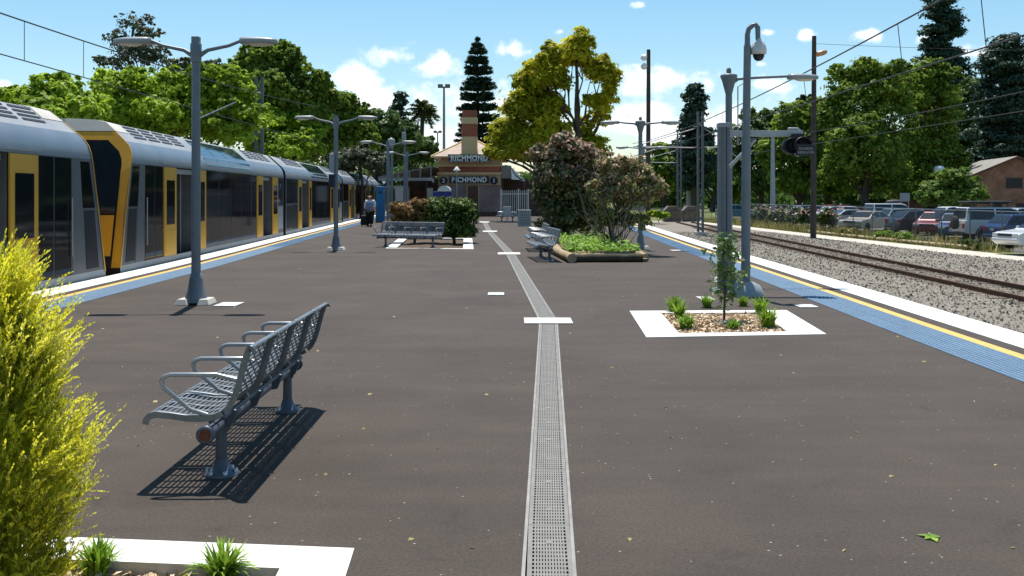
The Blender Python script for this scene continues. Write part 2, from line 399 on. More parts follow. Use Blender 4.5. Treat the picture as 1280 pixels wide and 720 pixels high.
def grate_panel():
    mb = MB(); W = DW - .016
    nb = 12
    mb.b2((-W, 0, -.022), (-W + .022, .996, .002)); mb.b2((W - .022, 0, -.022), (W, .996, .002))
    for i in range(nb - 1):
        x = -W + .022 + (2 * W - .044) * (i + .5) / (nb - 1) * 1.0
        x = -W + .022 + (2 * W - .044) * (i + 1) / nb
        mb.b2((x - .0042, 0, -.007), (x + .0042, .996, .001))
    for j in range(21):
        y = .01 + j * .0488
        mb.b2((-W + .022, y - .0095, -.008), (W - .022, y + .0095, .0))
    for y in (.25, .75):
        mb.b2((-.013, y - .02, -.01), (.013, y + .02, .0025))
    return mb
g0 = None; y = -7.0; k = 0
while y < 60.8:
    x0, x1 = drain_x(y), drain_x(y + 1)
    if g0 is None: g0 = g = grate_panel().build('grate', M['grate'], dr, fix=False)
    else: g = g0.copy(); link(g, dr)
    g.location = (x0, y, 0); g.rotation_euler = (0, 0, -math.atan(x1 - x0)); y += 1.0
# cover plates
def plate(px0, px1, pyf, pyb, label, group=None):
    a, b, c, d = gp(px0, pyf), gp(px1, pyf), gp(px1, pyb), gp(px0, pyb)
    cx = (a.x + b.x) / 2; w = (b.x - a.x); cy = (a.y + c.y) / 2; dd = c.y - a.y
    mb = MB(); mb.box((0, 0, .009), (w, dd, .012))
    for sx in (-1, 1): mb.box((sx * w * .36, 0, .0165), (.05, .02, .004), 1)
    o = mb.build('cover_plate', [M['plate'], M['concrete']], bevel=.004, loc=(cx, cy, 0))
    tag(o, label, 'cover plate', group)
G = 'white cover plates set in the platform'
plate(655.5, 716.5, 405.3, 398.3, 'wide white cover plate across the bend of the drain', G)
plate(622, 650.5, 318.5, 316, 'white cover plate across the drain beside the pair of grey benches', G)
plate(603, 621, 290.2, 288.6, 'thin white cover plate across the drain beside the slotted litter bin', G)
plate(598, 611, 278.4, 277, 'farthest thin white cover plate across the drain, before the station building', G)
plate(609.5, 630, 369.6, 366.4, 'small white cover plate alone on open asphalt left of the drain', G)
plate(266, 294, 383.5, 378.8, 'small square white cover plate beside the nearest left lamp post foot', G)
plate(1000, 1024, 385, 381.5, 'small white cover plate beside the blue tactile strip and camera pole foot', G)
plate(841, 853, 314.2, 312.8, 'small white cover plate beside the far right lamp post foot', G)
plate(877, 895, 375.8, 371.6, 'pale cover plate behind the mulched sapling bed', G)

# ------------------------------------------------------------------ planting bed kerbs
def bed(outerp, innerp, label, mulch, depth=.05, top=.006):
    t = empty('planting_bed', (0, 0, 0), 0, label, 'planting bed', 'white edged planting beds')
    mb = MB(); n = 4; vs = []
    for p in outerp: vs.append((p.x, p.y, .001)); vs.append((p.x, p.y, top))
    for p in innerp: vs.append((p.x, p.y, top)); vs.append((p.x, p.y, -depth - .06))
    for i in range(n):
        j = (i + 1) % n
        mb.f += [(2 * i, 2 * j, 2 * j + 1, 2 * i + 1), (2 * i + 1, 2 * j + 1, 8 + 2 * j, 8 + 2 * i), (8 + 2 * i, 8 + 2 * j, 9 + 2 * j, 9 + 2 * i)]
        mb.m += [0, 0, 1]; mb.sm += [False] * 3
    mb.v += vs; mb.build('kerb', [M['white'], M['concrete']], t)
    # mulch surface: a lumpy grid
    mb = MB(); N = 26; a, b, c, d = innerp; vs = []
    for j in range(N + 1):
        for i in range(N + 1):
            u, v = i / N, j / N
            p = (a * (1 - u) + b * u) * (1 - v) + (d * (1 - u) + c * u) * v
            z = -depth + .035 * mnoise.noise(Vector((p.x * 3, p.y * 3, 1))) + .03 * math.sin(math.pi * u) * math.sin(math.pi * v)
            vs.append((p.x, p.y, z))
    mb.add(vs, [(j * (N + 1) + i, j * (N + 1) + i + 1, (j + 1) * (N + 1) + i + 1, (j + 1) * (N + 1) + i) for j in range(N) for i in range(N)])
    mb.build('bed_surface', mulch, t)
    return t
def chips(innerp, n, size, mats, rng, z0=-.035):
    a, b, c, d = [np.array(p) for p in innerp]
    u, v = rng.random((n, 1)), rng.random((n, 1))
    P = (a * (1 - u) + b * u) * (1 - v) + (d * (1 - u) + c * u) * v
    P[:, 2] = z0 + .03 * np.sin(np.pi * u[:, 0]) * np.sin(np.pi * v[:, 0]) + rng.random(n) * .03
    N = unit(np.array([0, 0, 1.]) + rng.normal(size=(n, 3)) * .45)
    o = np_mesh('wood_chips', leaves(rng, P, N, size, 2.4, .6), 4, mats, None)
    return tag(o, kind='stuff')
M['chip'] = leafmat('wood_chip', [(.28, .18, .10), (.58, .43, .28), (.80, .67, .49)], trans=0., nscale=3., mix=.15, rough=.8)
rng = np.random.default_rng(3)
bed(BED_R, IN_R, 'square bed with white border and wood chips round the sapling', M['mulch'])
bed(BED_M, IN_M, 'white bordered bed under the clipped hedge behind the bench', M['soil'])
bed(BED_L, IN_L, 'white bordered bed at the near left corner under the golden conifer', M['mulch'], depth=.07)
chips(IN_R, 5200, .03, M['chip'], rng); chips(IN_L, 5200, .024, M['chip'], rng, -.06)

# ------------------------------------------------------------------ ground, ballast, track, path
def sheet(name, pts, z, m, kind='structure'):
    mb = MB(); mb.add([(x, y, z) for x, y in pts], [tuple(range(len(pts)))]); o = mb.build(name, m, fix=False)
    if o.data.polygons[0].normal.z < 0: o.data.polygons[0].flip()
    return tag(o, kind=kind)
sheet('ground', [(-2500, -300), (2500, -300), (2500, 4000), (-2500, 4000)], TZ - .012, M['grassland'])
def rail_near(y): return float(np.interp(y, [-20, 25.6, 45.8, 70, 92.9, 110], [12.75, 13.13, 13.9, 14.9, 16.0, 16.9]))
ys = list(np.arange(-10, 107, 4.))
pr = [(ER(min(y, 128)) - .1, y) for y in ys] + [(float(np.interp(y, [-10, 10, 44.6, 64, 88, 107], [30, 27.2, 21.1, 19.8, 19.1, 18.8])), y) for y in ys[::-1]]
sheet('ballast', pr, TZ, M['ballast'])
sheet('ballast', [(EL(y) + .1, y) for y in ys] + [(EL(y) - 9, y) for y in ys[::-1]], TZ, M['ballast'])
pth = [(27, 10), (20.9, 44.6), (19.6, 64), (18.9, 88), (18, 104)]; wd = [2.1, 2.1, 2.0, 1.6, 1.3]
sheet('path', [(x, y) for x, y in pth] + [(x + w, y) for (x, y), w in list(zip(pth, wd))[::-1]], TZ + .004, M['path'])
sheet('path', [(8.9, 104), (20, 104), (20, 106), (8.9, 106)], TZ + .008, M['path'])
M['carpark'] = mat('car_park_surface', (.10, .095, .085), .9, scale=.6, col2=(.17, .16, .14), bump=.3)
CZ = -.85
mb = MB(); a = [(25.2, 38), (60, 30), (75, 125), (23.2, 110)]; b_ = [(24.2, 38), (61, 29), (77, 127), (22.2, 111)]
mb.add([(x, y, CZ) for x, y in a] + [(x, y, TZ - .05) for x, y in b_], [(0, 1, 2, 3)] + [(i, (i + 1) % 4, 4 + (i + 1) % 4, 4 + i) for i in range(4)]); tag(mb.build('car_park', M['carpark']), kind='structure')

def track(x_at, label, y0, y1, sl=True):
    t = empty('railway_track', (x_at(y0), y0, TZ), 0, label, 'railway track', 'railway tracks beside the platform')
    for off in (0, 1.505):
        mb = MB(); ys = np.arange(y0, y1, 3.0); pf = [(-.07, -.02), (-.012, .03), (-.012, .11), (-.036, .12), (-.036, .152), (.036, .152), (.036, .12), (.012, .11), (.012, .03), (.07, -.02)]
        vs = [(x_at(y) + off + a - t.location.x, y - y0, z) for y in ys for a, z in pf]; k = len(pf)
        mb.add(vs, [(i * k + j, i * k + j + 1, (i + 1) * k + j + 1, (i + 1) * k + j) for i in range(len(ys) - 1) for j in range(k - 1)])
        mb.build('rail', M['rust'], t)
    if sl:
        s0 = None
        for i in range(96):
            y = 22 + i * .66
            if s0 is None:
                mb = MB(); mb.box((0, 0, 0), (2.45, .23, .12)); s0 = s = mb.build('sleeper', M['sleeper'], t, bevel=.012)
            else: s = s0.copy(); link(s, t)
            s.location = (x_at(y) + .75 - t.location.x + random.uniform(-.04, .04), y - y0, -.045 + random.uniform(-.012, .012)); s.rotation_euler = (0, 0, random.uniform(-.02, .02) - .04)
    return t
track(rail_near, 'rusty siding track on grey ballast nearest the car park', -8, 103)
track(lambda y: ER(y) + .85, 'rusty track close under the right platform edge', -8, 103, False)
track(lambda y: EL(y) - 2.35, 'rusty track under the stopped passenger train', -8, 103, False)
# loose stones for the ballast between platform and path
n = 36000; y = 14 + 60 * rng.random(n) ** 1.5; x0 = np.array([max(ER(v) + 2.5, 9.5) for v in y]); x1 = np.interp(y, [14, 44.6, 64, 74], [26, 20.9, 19.6, 19.3])
P = np.stack([x0 + (x1 - x0) * rng.random(n), y, TZ + .01 + .03 * rng.random(n)], 1)
M['stone'] = leafmat('ballast_stone', [(.10, .09, .072), (.20, .18, .15), (.33, .30, .255)], trans=0., nscale=.6, mix=.15, rough=.9)
o = np_mesh('ballast_stones', leaves(rng, P, unit(np.array([0, -.25, 1.]) + rng.normal(size=(n, 3)) * .6), .055, 1.3, .5), 4, M['stone']); tag(o, kind='stuff')

# buffer stop
def buffer_stop(cx, cy, w, label):
    t = empty('buffer_stop', (cx, cy, TZ), 0, label, 'buffer stop', 'concrete buffer stops at the end of the tracks')
    mb = MB(); h = 1.62
    mb.prism([(-w / 2, 0), (w / 2, 0), (w / 2, h * .72), (w / 2 - .45, h), (-w / 2 + .45, h), (-w / 2, h * .72)], 'Y', -.7, .7); mb.build('block', M['dark_concrete'], t, bevel=.03)
    mb = MB(); mb.box((0, -.78, .95), (w * .8, .14, .3)); mb.build('beam', M['sleeper'], t, bevel=.02)
    return t
buffer_stop(16.6, 104, 1.75, 'left weathered concrete buffer stop of the two at the track end')
buffer_stop(18.6, 104.3, 1.75, 'right weathered concrete buffer stop of the two at the track end')
# ------------------------------------------------------------------ lamp posts
GL = 'twin armed lamp posts along the platform'
def lamp(px, base_py, label, arms=((-1, 1.235), (1, 1.235)), funnel=False, H=3.88, drop=0., conc=True, tilt=0.):
    p = gp(px, base_py)
    t = empty('lamp_post', p, tilt, label, 'lamp post', GL)
    mb = MB()
    if conc:
        for s in (-1, 1):
            mb.box((s * .165, .0, .045), (.2, .42, .09), rz=0, taper=(.62, .8))
        mb.build('footing', M['pale_concrete'], t, bevel=.01)
    mb = MB(); mb.lathe([(.17, .03), (.165, .09), (.125, .2), (.10, .36), (.088, .46), (.07, .47)], seg=20)
    for k in range(4):
        a = k * math.pi / 2 + .78; mb.box((.15 * math.cos(a), .15 * math.sin(a), .07), (.03, .03, .06))
    mb.build('flared_base', M['pole'], t)
    mb = MB(); mb.tube([(0, 0, .3), (0, 0, H - .1)], [.07, .062], 16); mb.build('pole', M['pole'], t)
    mb = MB()
    if funnel:
        mb.lathe([(.055, H - .34), (.075, H - .27), (.13, H - .06), (.165, H + .02), (.15, H + .05), (.06, H + .07)], seg=18)
        mb.lathe([(.03, H + .06), (.05, H + .1), (.045, H + .16), (.01, H + .19)], seg=12)
    else:
        mb.lathe([(.078, H - .22), (.085, H - .1), (.085, H + .06), (.07, H + .08)], seg=16)
        mb.box((0, 0, H + .12), (.11, .11, .1))
    mb.build('hub', M['pole'], t)
    for s, L in arms:
        hl = .56
        mb = MB(); z0 = H - .03; z1 = H + (.12 if not funnel else .02) - drop
        mb.tube([(s * .05, 0, z0 - .08), (s * .18, 0, z0), (s * .5, 0, z0 + (z1 - z0) * .45), (s * (L - hl + .03), 0, z1)], [.042, .03, .026, .024], 10)
        mb.build('arm', M['pole'], t)
        hd = MB(); n = 9; vs = []
        for k in range(8):
            f = k / 7; x = s * (L - hl + f * hl); w = [.075, .10, .11, .115, .115, .11, .095, .06][k]; hh = [.045, .05, .05, .05, .048, .045, .035, .02][k]
            for j in range(n):
                a = math.pi * j / (n - 1); vs.append((x, w * math.cos(a), z1 - .01 + hh * 1.2 * math.sin(a)))
            vs.append((x, -w * .96, z1 - .055)); vs.append((x, w * .96, z1 - .055))
        q = n + 2
        fs = [(k * q + j, k * q + (j + 1) % q, (k + 1) * q + (j + 1) % q, (k + 1) * q + j) for k in range(7) for j in range(q)] + [tuple(range(q)), tuple(range(7 * q, 8 * q))]
        hd.add(vs, fs, 0, True)
        h = hd.build('lamp_head', M['head'], t)
        ln = MB(); xc = s * (L - hl * .45); ln.lathe([(.08, z1 - .052), (.075, z1 - .075), (.05, z1 - .09), (.01, z1 - .094)], (0, 0, 0), 14)
        ln.v = [(xc + v[0] * 2.2, v[1], v[2]) for v in ln.v]
        ln.build('lens', M['lens'], h)
    return t
lamp(245, 380, 'nearest grey lamp post on the left, standing before the yellow train cab')
lamp(420, 312.5, 'second left lamp post, with small blue platform sign strapped to its pole')
lamp(485, 291, 'third left lamp post, just beside the blue help point')
lamp(508.5, 281.5, 'farthest left lamp post, rising behind the clipped hedge', conc=False)
lamp(911, 353, 'right lamp post with one long arm behind the sapling', arms=((1, 1.68),), funnel=True)
lamp(800.5, 311, 'right lamp post with funnel hub and pale footing beyond the log bed', arms=((-1, 1.22), (1, 1.22)), funnel=True)
lamp(803, 288, 'farthest right lamp post, half hidden by the sparse flowering shrub', funnel=True)
# stub on the near right lamp's hub
# sign on second lamp
p = gp(420, 312.5)
t = empty('platform_sign', (p.x - .05, p.y - .11, 0), 0, 'small blue platform sign with grey bracket on the second left lamp pole', 'sign')
mb = MB(); mb.box((-.06, -.02, 1.65 + .43), (.17, .03, .40)); mb.build('panel', M['sign_blue'], t, bevel=.006)
mb = MB(); mb.box((-.06, -.02, 1.65 + .98), (.13, .1, .52)); mb.build('bracket', M['head'], t, bevel=.02)

# CCTV pole
p = gp(932, 369)
t = empty('camera_pole', p, 0, 'tall grey pole with hooked top on a mounded foot beside the sapling', 'camera pole')
mb = MB(); mb.lathe([(.30, 0), (.285, .06), (.22, .17), (.12, .22), (.075, .23)], seg=20); 
mb.v = [(v[0] * 1.05, v[1] * .9, v[2]) for v in mb.v]; mb.build('foot', M['head'], t)
mb = MB(); mb.tube([(0, 0, .15), (.01, 0, 2.6)], .076, 16); mb.tube([(.01, 0, 2.6), (.03, 0, 4.12)], [.066, .06], 16); mb.build('pole', M['pole'], t)
mb = MB(); mb.tube([(.03, 0, 4.08), (.03, 0, 4.3), (.05, 0, 4.39), (.11, 0, 4.45), (.17, 0, 4.46), (.20, 0, 4.42), (.205, 0, 4.2)], [.05, .042, .042, .042, .042, .042, .04], 12); mb.build('hook_arm', M['pole'], t)
c = empty('dome_camera', (p.x + .215, p.y, 4.0), 0, 'white dome security camera hanging from the hooked pole', 'security camera')
mb = MB(); mb.lathe([(.04, .24), (.05, .2), (.10, .16), (.125, .08), (.13, .03), (.125, -.02), (.1, -.03)], seg=20); mb.build('housing', mat('camera_white', (.62, .62, .60), .4), c)
mb = MB(); mb.lathe([(.095, -.025), (.093, -.06), (.07, -.11), (.03, -.135), (.005, -.138)], seg=20); mb.build('dome', mat('camera_dome', (.02, .02, .022), .1), c)

# guards indicator post
p = gp(904, 365)
t = empty('indicator_post', p, 0, 'thick dark grey post with long bracket arm behind the sapling', 'signal post')
mb = MB()
mb.box((0, 0, 1.4), (.08, .16, 2.8)); 
for s in (-1, 1): mb.box((s * .065, 0, 1.4), (.04, .19, 2.8))
mb.box((0, 0, .03), (.4, .4, .06)); mb.build('post', mat('post_grey', (.13, .15, .165), .5, scale=4, col2=(.18, .2, .22)), t, bevel=.006)
mb = MB(); mb.box((0, 0, 2.84), (.19, .22, .08)); mb.build('cap', M['head'], t, bevel=.01)
mb = MB(); mb.box((.72, 0, 2.70), (1.25, .14, .10)); mb.tube([(.1, 0, 2.12), (.55, 0, 2.60)], .03, 8)
mb.tube([(1.1, -.02, 2.78), (1.26, -.02, 2.78), (1.33, -.02, 2.72), (1.38, -.02, 2.58)], .025, 8); mb.tube([(.25, 0, 2.5), (.25, 0, 3.5), (.42, 0, 3.6)], .012, 6); mb.build('bracket_arm', M['galv'], t, bevel=.006)
s = empty('guards_indicator', (p.x + 1.26, p.y - .03, 2.50), 0, 'black double hooded indicator lettered GUARDS INDICATOR under the bracket arm', 'signal')
mb = MB()
for (x, y, z, r) in ((-.16, .03, -.02, .2), (.07, -.08, -.02, .215)):
    mb.lathe([(.02, .16), (r * .8, .15), (r, .1), (r, -.22), (r * .93, -.22), (r * .9, -.06), (.02, -.05)], (x, y, z), 22, axis='Y')
mb.build('hood', M['black'], s)
mb = MB(); mb.box((.10, -.33, -.13), (.44, .03, .28)); mb.build('name_plate', M['black'], s, bevel=.008); mb = MB(); mb.box((-.02, -.02, .2), (.3, .2, .16)); mb.build('mount', M['black'], s, bevel=.008)
mb = MB(); mb.tube([(-.13, -.2, -.2), (-.10, -.22, -.27), (-.03, -.22, -.27)], .018, 8); mb.build('conduit', M['head'], s)
def text(body, size, loc, m, parent=None, name='lettering', rx=90, rz=0, ext=.004, offset=0., align='CENTER', sx=1., spacing=1.):
    cu = bpy.data.curves.new(name, 'FONT'); cu.body = body; cu.size = size; cu.align_x = align; cu.align_y = 'CENTER'; cu.extrude = ext; cu.offset = offset; cu.space_character = spacing
    cu.materials.append(m); tmp = link(bpy.data.objects.new(name + '_curve', cu)); bpy.context.view_layer.update()
    me = bpy.data.meshes.new_from_object(tmp.evaluated_get(bpy.context.evaluated_depsgraph_get())); me.name = name
    bpy.data.objects.remove(tmp); bpy.data.curves.remove(cu)
    o = link(bpy.data.objects.new(name, me), parent); o.location = loc; o.rotation_euler = (R(rx), 0, R(rz)); o.scale = (sx, 1, 1)
    return o
s.scale = (.70,) * 3; text('GUARDS', .085, (.10, -.349, -.10), M['sign_grey'], s); text('INDICATOR', .085, (.10, -.349, -.19), M['sign_grey'], s, sx=.85)

# ------------------------------------------------------------------ benches
PROF = [(-.265, .79), (-.245, .805), (-.22, .79), (-.19, .70), (-.165, .60), (-.14, .52), (-.105, .455), (-.05, .418), (.03, .405), (.12, .408), (.21, .422), (.29, .43), (.335, .42), (.36, .39), (.365, .36)]
def resample(P, step):
    P = [Vector((a, b)) for a, b in P]; d = [0]
    for a, b in zip(P, P[1:]): d.append(d[-1] + (b - a).length)
    n = max(2, int(d[-1] / step)); S = np.linspace(0, d[-1], n + 1)
    return np.stack([np.interp(S, d, [p.x for p in P]), np.interp(S, d, [p.y for p in P])], 1)
def shell(s_lo, s_hi, holes_lo, holes_hi, u0, u1, stag):
    """perforated pressed steel shell: part of the profile between arc fractions, slots elongated along the bench"""
    pr = resample(PROF, .002); tot = len(pr); ix = [0]
    while ix[-1] < tot - 1: ix.append(min(tot - 1, ix[-1] + (6 if len(ix) % 2 else 9)))
    pr = pr[ix]; n = len(pr)
    pr = pr[int(n * s_lo): int(n * s_hi) + 1]; n = len(pr)
    nu = 27; us = np.linspace(u0, u1, nu + 1); V = []; Fc = []
    for i in range(n):
        for u in us: V.append((-pr[i][0], u, pr[i][1]))
    for i in range(n - 1):
        f = i / (n - 1); row = i
        for j in range(nu):
            slot = holes_lo < f < holes_hi and i % 2 == 1 and 2 <= j <= nu - 3
            if slot and (j - 2 + (stag if (i // 2) % 2 else 0)) % 6 != 5: continue
            a = i * (nu + 1) + j; Fc.append((a, a + 1, a + nu + 2, a + nu + 1))
    mb = MB(); mb.add(V, Fc, 0, True)
    # turned down side flanges
    for u in (u0, u1):
        fl = []
        for i in range(n):
            a, b = pr[max(0, i - 1)], pr[min(n - 1, i + 1)]; t = Vector((b[0] - a[0], b[1] - a[1])).normalized(); nx, nz = t.y, -t.x
            fl += [(-pr[i][0], u, pr[i][1]), (-(pr[i][0] - abs(t.y) * .035), u, pr[i][1] - abs(t.x) * .035)]
        mb.add(fl, [(2 * i, 2 * i + 1, 2 * i + 3, 2 * i + 2) for i in range(n - 1)])
    return mb
def bench(loc, rz, label, nseats=4, name_mesh={}):
    pitch = .58; L = nseats * pitch
    t = empty('platform_bench', loc, rz, label, 'bench', 'grey perforated steel benches')
    if 'seat' not in name_mesh:
        s = shell(.47, 1.0, .05, .80, .012, pitch - .012, 0).build('seat', M['bench'], t, fix=False); so = s.modifiers.new('thick', 'SOLIDIFY'); so.thickness = .006; name_mesh['seat'] = s
        b = shell(.0, .465, .14, .84, .012, pitch - .012, 3).build('backrest', M['bench'], t, fix=False); so = b.modifiers.new('thick', 'SOLIDIFY'); so.thickness = .006; name_mesh['back'] = b
        mb = MB(); y = 0
        mb.tube([(.165, y, .605), (.05, y, .635), (-.21, y, .635), (-.245, y, .625), (-.26, y, .60), (-.25, y, .565), (-.10, y, .44), (.0, y, .408)], .0135, 10); a = mb.build('armrest', M['armrest'], t); name_mesh['arm'] = a
        mb = MB(); mb.tube([(0, 0, .0), (0, 0, .30)], [.036, .032], 14); mb.lathe([(.105, 0), (.105, .010), (.07, .022), (.05, .05), (.036, .09)], seg=18); mb.prism([(-.05, .25), (.04, .25), (.08, .385), (-.10, .395)], 'Y', -.02, .02); l = mb.build('leg', M['bench_leg'], t); name_mesh['leg'] = l
        mb = MB()
        for k in range(6):
            an = k * math.pi / 3; mb.lathe([(.014, .012), (.014, .032), (.006, .036)], (.083 * math.cos(an), .083 * math.sin(an), 0), 8)
        q = mb.build('bolt', M['bolt'], l); name_mesh['bolt'] = q
        mb = MB(); mb.prism([(-.03, -.012), (.06, .0), (.10, .10), (.0, .115), (-.16, .135), (-.16, .11), (-.05, .06)], 'Y', -.014, .014); br = mb.build('bracket', M['bench_leg'], t, bevel=.006); name_mesh['br'] = br
        first = True
    else: first = False
    def inst(key, parent, loc):
        o = name_mesh[key]
        if first and not o.get('used'): o['used'] = 1
        else: o = o.copy(); o.pop('used', None); link(o, parent); o.parent = parent
        o.location = loc; return o
    for k in range(nseats):
        y = -L / 2 + k * pitch
        inst('seat', t, (0, y, 0)); inst('back', t, (0, y, 0)); inst('br', t, (0, y + pitch / 2, .28))
    for k in range(nseats + 1):
        y = -L / 2 + k * pitch + (.02 if k == 0 else -.02 if k == nseats else 0)
        inst('arm', t, (0, y, 0))
    for y in (-L / 2 + pitch * .5, L / 2 - pitch * .5):
        l = inst('leg', t, (0, y, 0))
        if not (first and y < 0): inst('bolt', l, (0, 0, 0))
    mb = MB(); mb.tube([(0, -L / 2 - .01, .305), (0, L / 2 + .01, .305)], .034, 14); mb.tube([(.06, -L / 2 + .1, .375), (.06, L / 2 - .1, .375)], .016, 10); mb.build('beam', M['bench_leg'], t)
    for sy in (-1, 1):
        mb = MB(); mb.lathe([(.052, -.012), (.052, .012), (.04, .016)], (0, 0, 0), 18, axis='Y'); mb.lathe([(.036, .014), (.034, .0185)], (0, 0, 0), 18, m=1, axis='Y')
        mb.v = [(v[0], v[1] * sy * 1, v[2]) for v in mb.v]
        mb.v = [(v[0], abs(v[1]) * sy if abs(v[1]) > .013 else v[1], v[2]) for v in mb.v]
        o = mb.build('end_cap', [M['bench_leg'], M['orange_badge']], t); o.location = (0, sy * (L / 2 + .016), .305)
    return t
bench((-1.72, 6.79, 0), 0, 'nearest grey perforated four seat bench, beside the golden conifer')
bench((-3.25, 31.55, 0), R(64), 'grey bench facing the camera in front of the clipped hedge')
bench((.85, 25.8, 0), R(5.5), 'nearer of two grey benches beside the log edged bed')
bench((.79, 30.2, 0), R(2), 'farther of two grey benches beside the log edged bed')
bb = bench((-.62, 61.0, 0), 0, 'left half of back to back benches before the picket fence', 2)
mb = MB(); mb.box((.33, -.66, .68), (.5, .03, .56)); mb.tube([(.33, -.66, 0), (.33, -.66, .4)], .04, 8); mb.build('end_panel', M['galv'], bb, bevel=.02)
bench((.04, 61.0, 0), R(180), 'right half of back to back benches before the picket fence', 2)

# bin
p = gp(655.5, 283)
t = empty('litter_bin', (p.x, p.y + .35, 0), R(4), 'grey slotted steel litter bin beyond the benches', 'litter bin')
mb = MB()
mb.b2((-.33, -.33, 0), (.33, .33, .06))
mb.b2((-.33, -.33, .06), (-.29, -.29, .82)); mb.b2((.29, -.33, .06), (.33, -.29, .82)); mb.b2((-.33, .29, .06), (-.29, .33, .82)); mb.b2((.29, .29, .06), (.33, .33, .82))
for k in range(9):
    z = .09 + k * .085
    for s in (-1, 1): mb.box((0, s * .31, z), (.58, .012, .05)); mb.box((s * .31, 0, z), (.012, .58, .05))
for k in range(6):
    x = -.24 + k * .096
    for s in (-1, 1): mb.box((x, s * .304, .44), (.03, .01, .74)); mb.box((s * .304, x, .44), (.01, .03, .74))
mb.build('body', M['galv'], t)
mb = MB(); mb.lathe([(.24, .07), (.25, .78)], seg=18); mb.build('liner', M['black'], t)
mb = MB(); mb.box((0, 0, .845), (.70, .70, .05)); mb.build('lid', M['head'], t, bevel=.015)

# help point
p = gp(475.5, 278)
t = empty('help_point', (p.x, p.y, 0), 0, 'tall blue help point totem beside the walking person', 'help point')
mb = MB(); mb.box((0, 0, 1.12), (.54, .36, 2.12)); mb.build('cabinet', M['help_blue'], t, bevel=.03)
mb = MB(); mb.box((0, 0, .03), (.6, .42, .06)); mb.build('plinth', M['dark_concrete'], t)
mb = MB(); mb.box((.02, -.186, 1.82), (.18, .02, .14)); mb.build('speaker_panel', M['black'], t, bevel=.006)
mb = MB(); mb.lathe([(.04, 2.17), (.05, 2.2), (.03, 2.26)], seg=12); mb.build('beacon', M['head'], t)

# small white-hooded post lamp before the station
p = Vector((at(571, 72), 72, 0))
t = empty('post_lamp', p, 0, 'thin post lamp with white cone shade in front of the station wall', 'lamp post')
mb = MB(); mb.tube([(0, 0, 0), (0, 0, 3.5)], [.055, .04], 10); mb.build('pole', M['head'], t)
mb = MB(); mb.lathe([(.24, 3.42), (.23, 3.46), (.12, 3.62), (.04, 3.72)], seg=16); mb.build('lamp_shade', M['sign_white'], t)
mb = MB(); mb.lathe([(.08, 3.3), (.1, 3.42)], seg=12); mb.build('globe', M['lens'], t)

# ------------------------------------------------------------------ overhead masts, poles, wires
def mast(x, y, z0, z1, label, w=.26):
    t = empty('overhead_mast', (x, y, z0), 0, label, 'mast', 'steel masts carrying the overhead wires'); h = z1 - z0
    mb = MB()
    for s in (-1, 1): mb.box((s * w * .62, 0, h / 2), (w * .5, w, h))
    for k in range(int(h / .8)): mb.box((0, 0, .4 + k * .8), (w * .9, w * .7, .08))
    mb.build('column', M['pole_dark'], t)
    mb = MB(); mb.box((0, 0, .08), (w * 3, w * 3, .3)); mb.build('footing', M['pale_concrete'], t)
    return t
def cantilever(t, side, reach, z, zw):
    mb = MB(); mb.tube([(side * .15, 0, z), (side * reach, 0, z + .1)], .04, 8); mb.tube([(side * .15, 0, z + 1.4), (side * reach * .95, 0, z + .15)], .03, 8)
    mb.tube([(side * reach * .6, 0, z), (side * reach * 1.05, 0, zw)], .022, 6); mb.build('cantilever', M['galv'], t)
    mb = MB()
    for zz in (z, z + 1.4): mb.lathe([(.05, -.16), (.09, -.1), (.05, -.05), (.09, 0), (.05, .05), (.09, .1), (.05, .16)], (side * .32, 0, zz), 10, axis='X')
    mb.build('insulator', M['black'], t)
m1 = mast(12.95, 68.75, TZ, 7.4, 'near dark steel mast between the two right hand tracks')
cantilever(m1, -1, 4.6, 4.9 - TZ, 4.3 - TZ); cantilever(m1, 1, 2.4, 4.9 - TZ, 4.3 - TZ)
m2 = mast(18.4, 110, TZ, 8.6, 'farther grey steel mast behind the concrete buffer stops', .3)
cantilever(m2, -1, 5.2, 5.2 - TZ, 4.4 - TZ)
m3 = mast(-13.4, 53, TZ, 7.9, 'left steel mast behind the train among the trees'); 
mb = MB(); mb.tube([(.1, -.1, 6.25 - TZ + .9), (3.1, -20.2, 4.15 - TZ)], .028, 8); mb.build('strut', M['pole_dark'], m3)
def poles(px, D, z0, top, r, label, name='timber_pole', m='timber'):
    t = empty(name, (at(px, D), D, z0), 0, label, 'pole')
    mb = MB(); mb.tube([(0, 0, 0), (.06, 0, top - z0)], [r, r * .72], 12); mb.build('shaft', M[m], t)
    return t
t = poles(1016.5, 63.7, TZ, zat(45, 63.7), .19, 'tall dark timber pole with orange street light beside the car park')
mb = MB(); h = zat(68, 63.7) - TZ; mb.tube([(.1, 0, h + .25), (.3, -.05, h)], .03, 8); mb.build('bracket', M['galv'], t)
mb = MB(); mb.lathe([(.06, -.1), (.16, 0), (.18, .4), (.12, .62), (.02, .66)], (.22, -.05, h), 12, axis='X'); mb.v = [(v[0], v[1], v[2] * 1 + (v[0] - .22) * .25) for v in mb.v]; hd = mb.build('lamp_head', mat('orange_lamp', (.55, .26, .12), .4, scale=4, col2=(.66, .36, .2)), t)
t = poles(810, 100, TZ, zat(62, 100), .26, 'very tall timber pole with two white floodlights above the flowering shrub')
for py in (72, 83):
    mb = MB(); mb.lathe([(.06, -.25), (.3, -.1), (.34, .1), (.1, .14)], (-.42, -.2, zat(py, 100) - TZ), 14, axis='Y'); mb.build('floodlight', M['sign_white'], t)
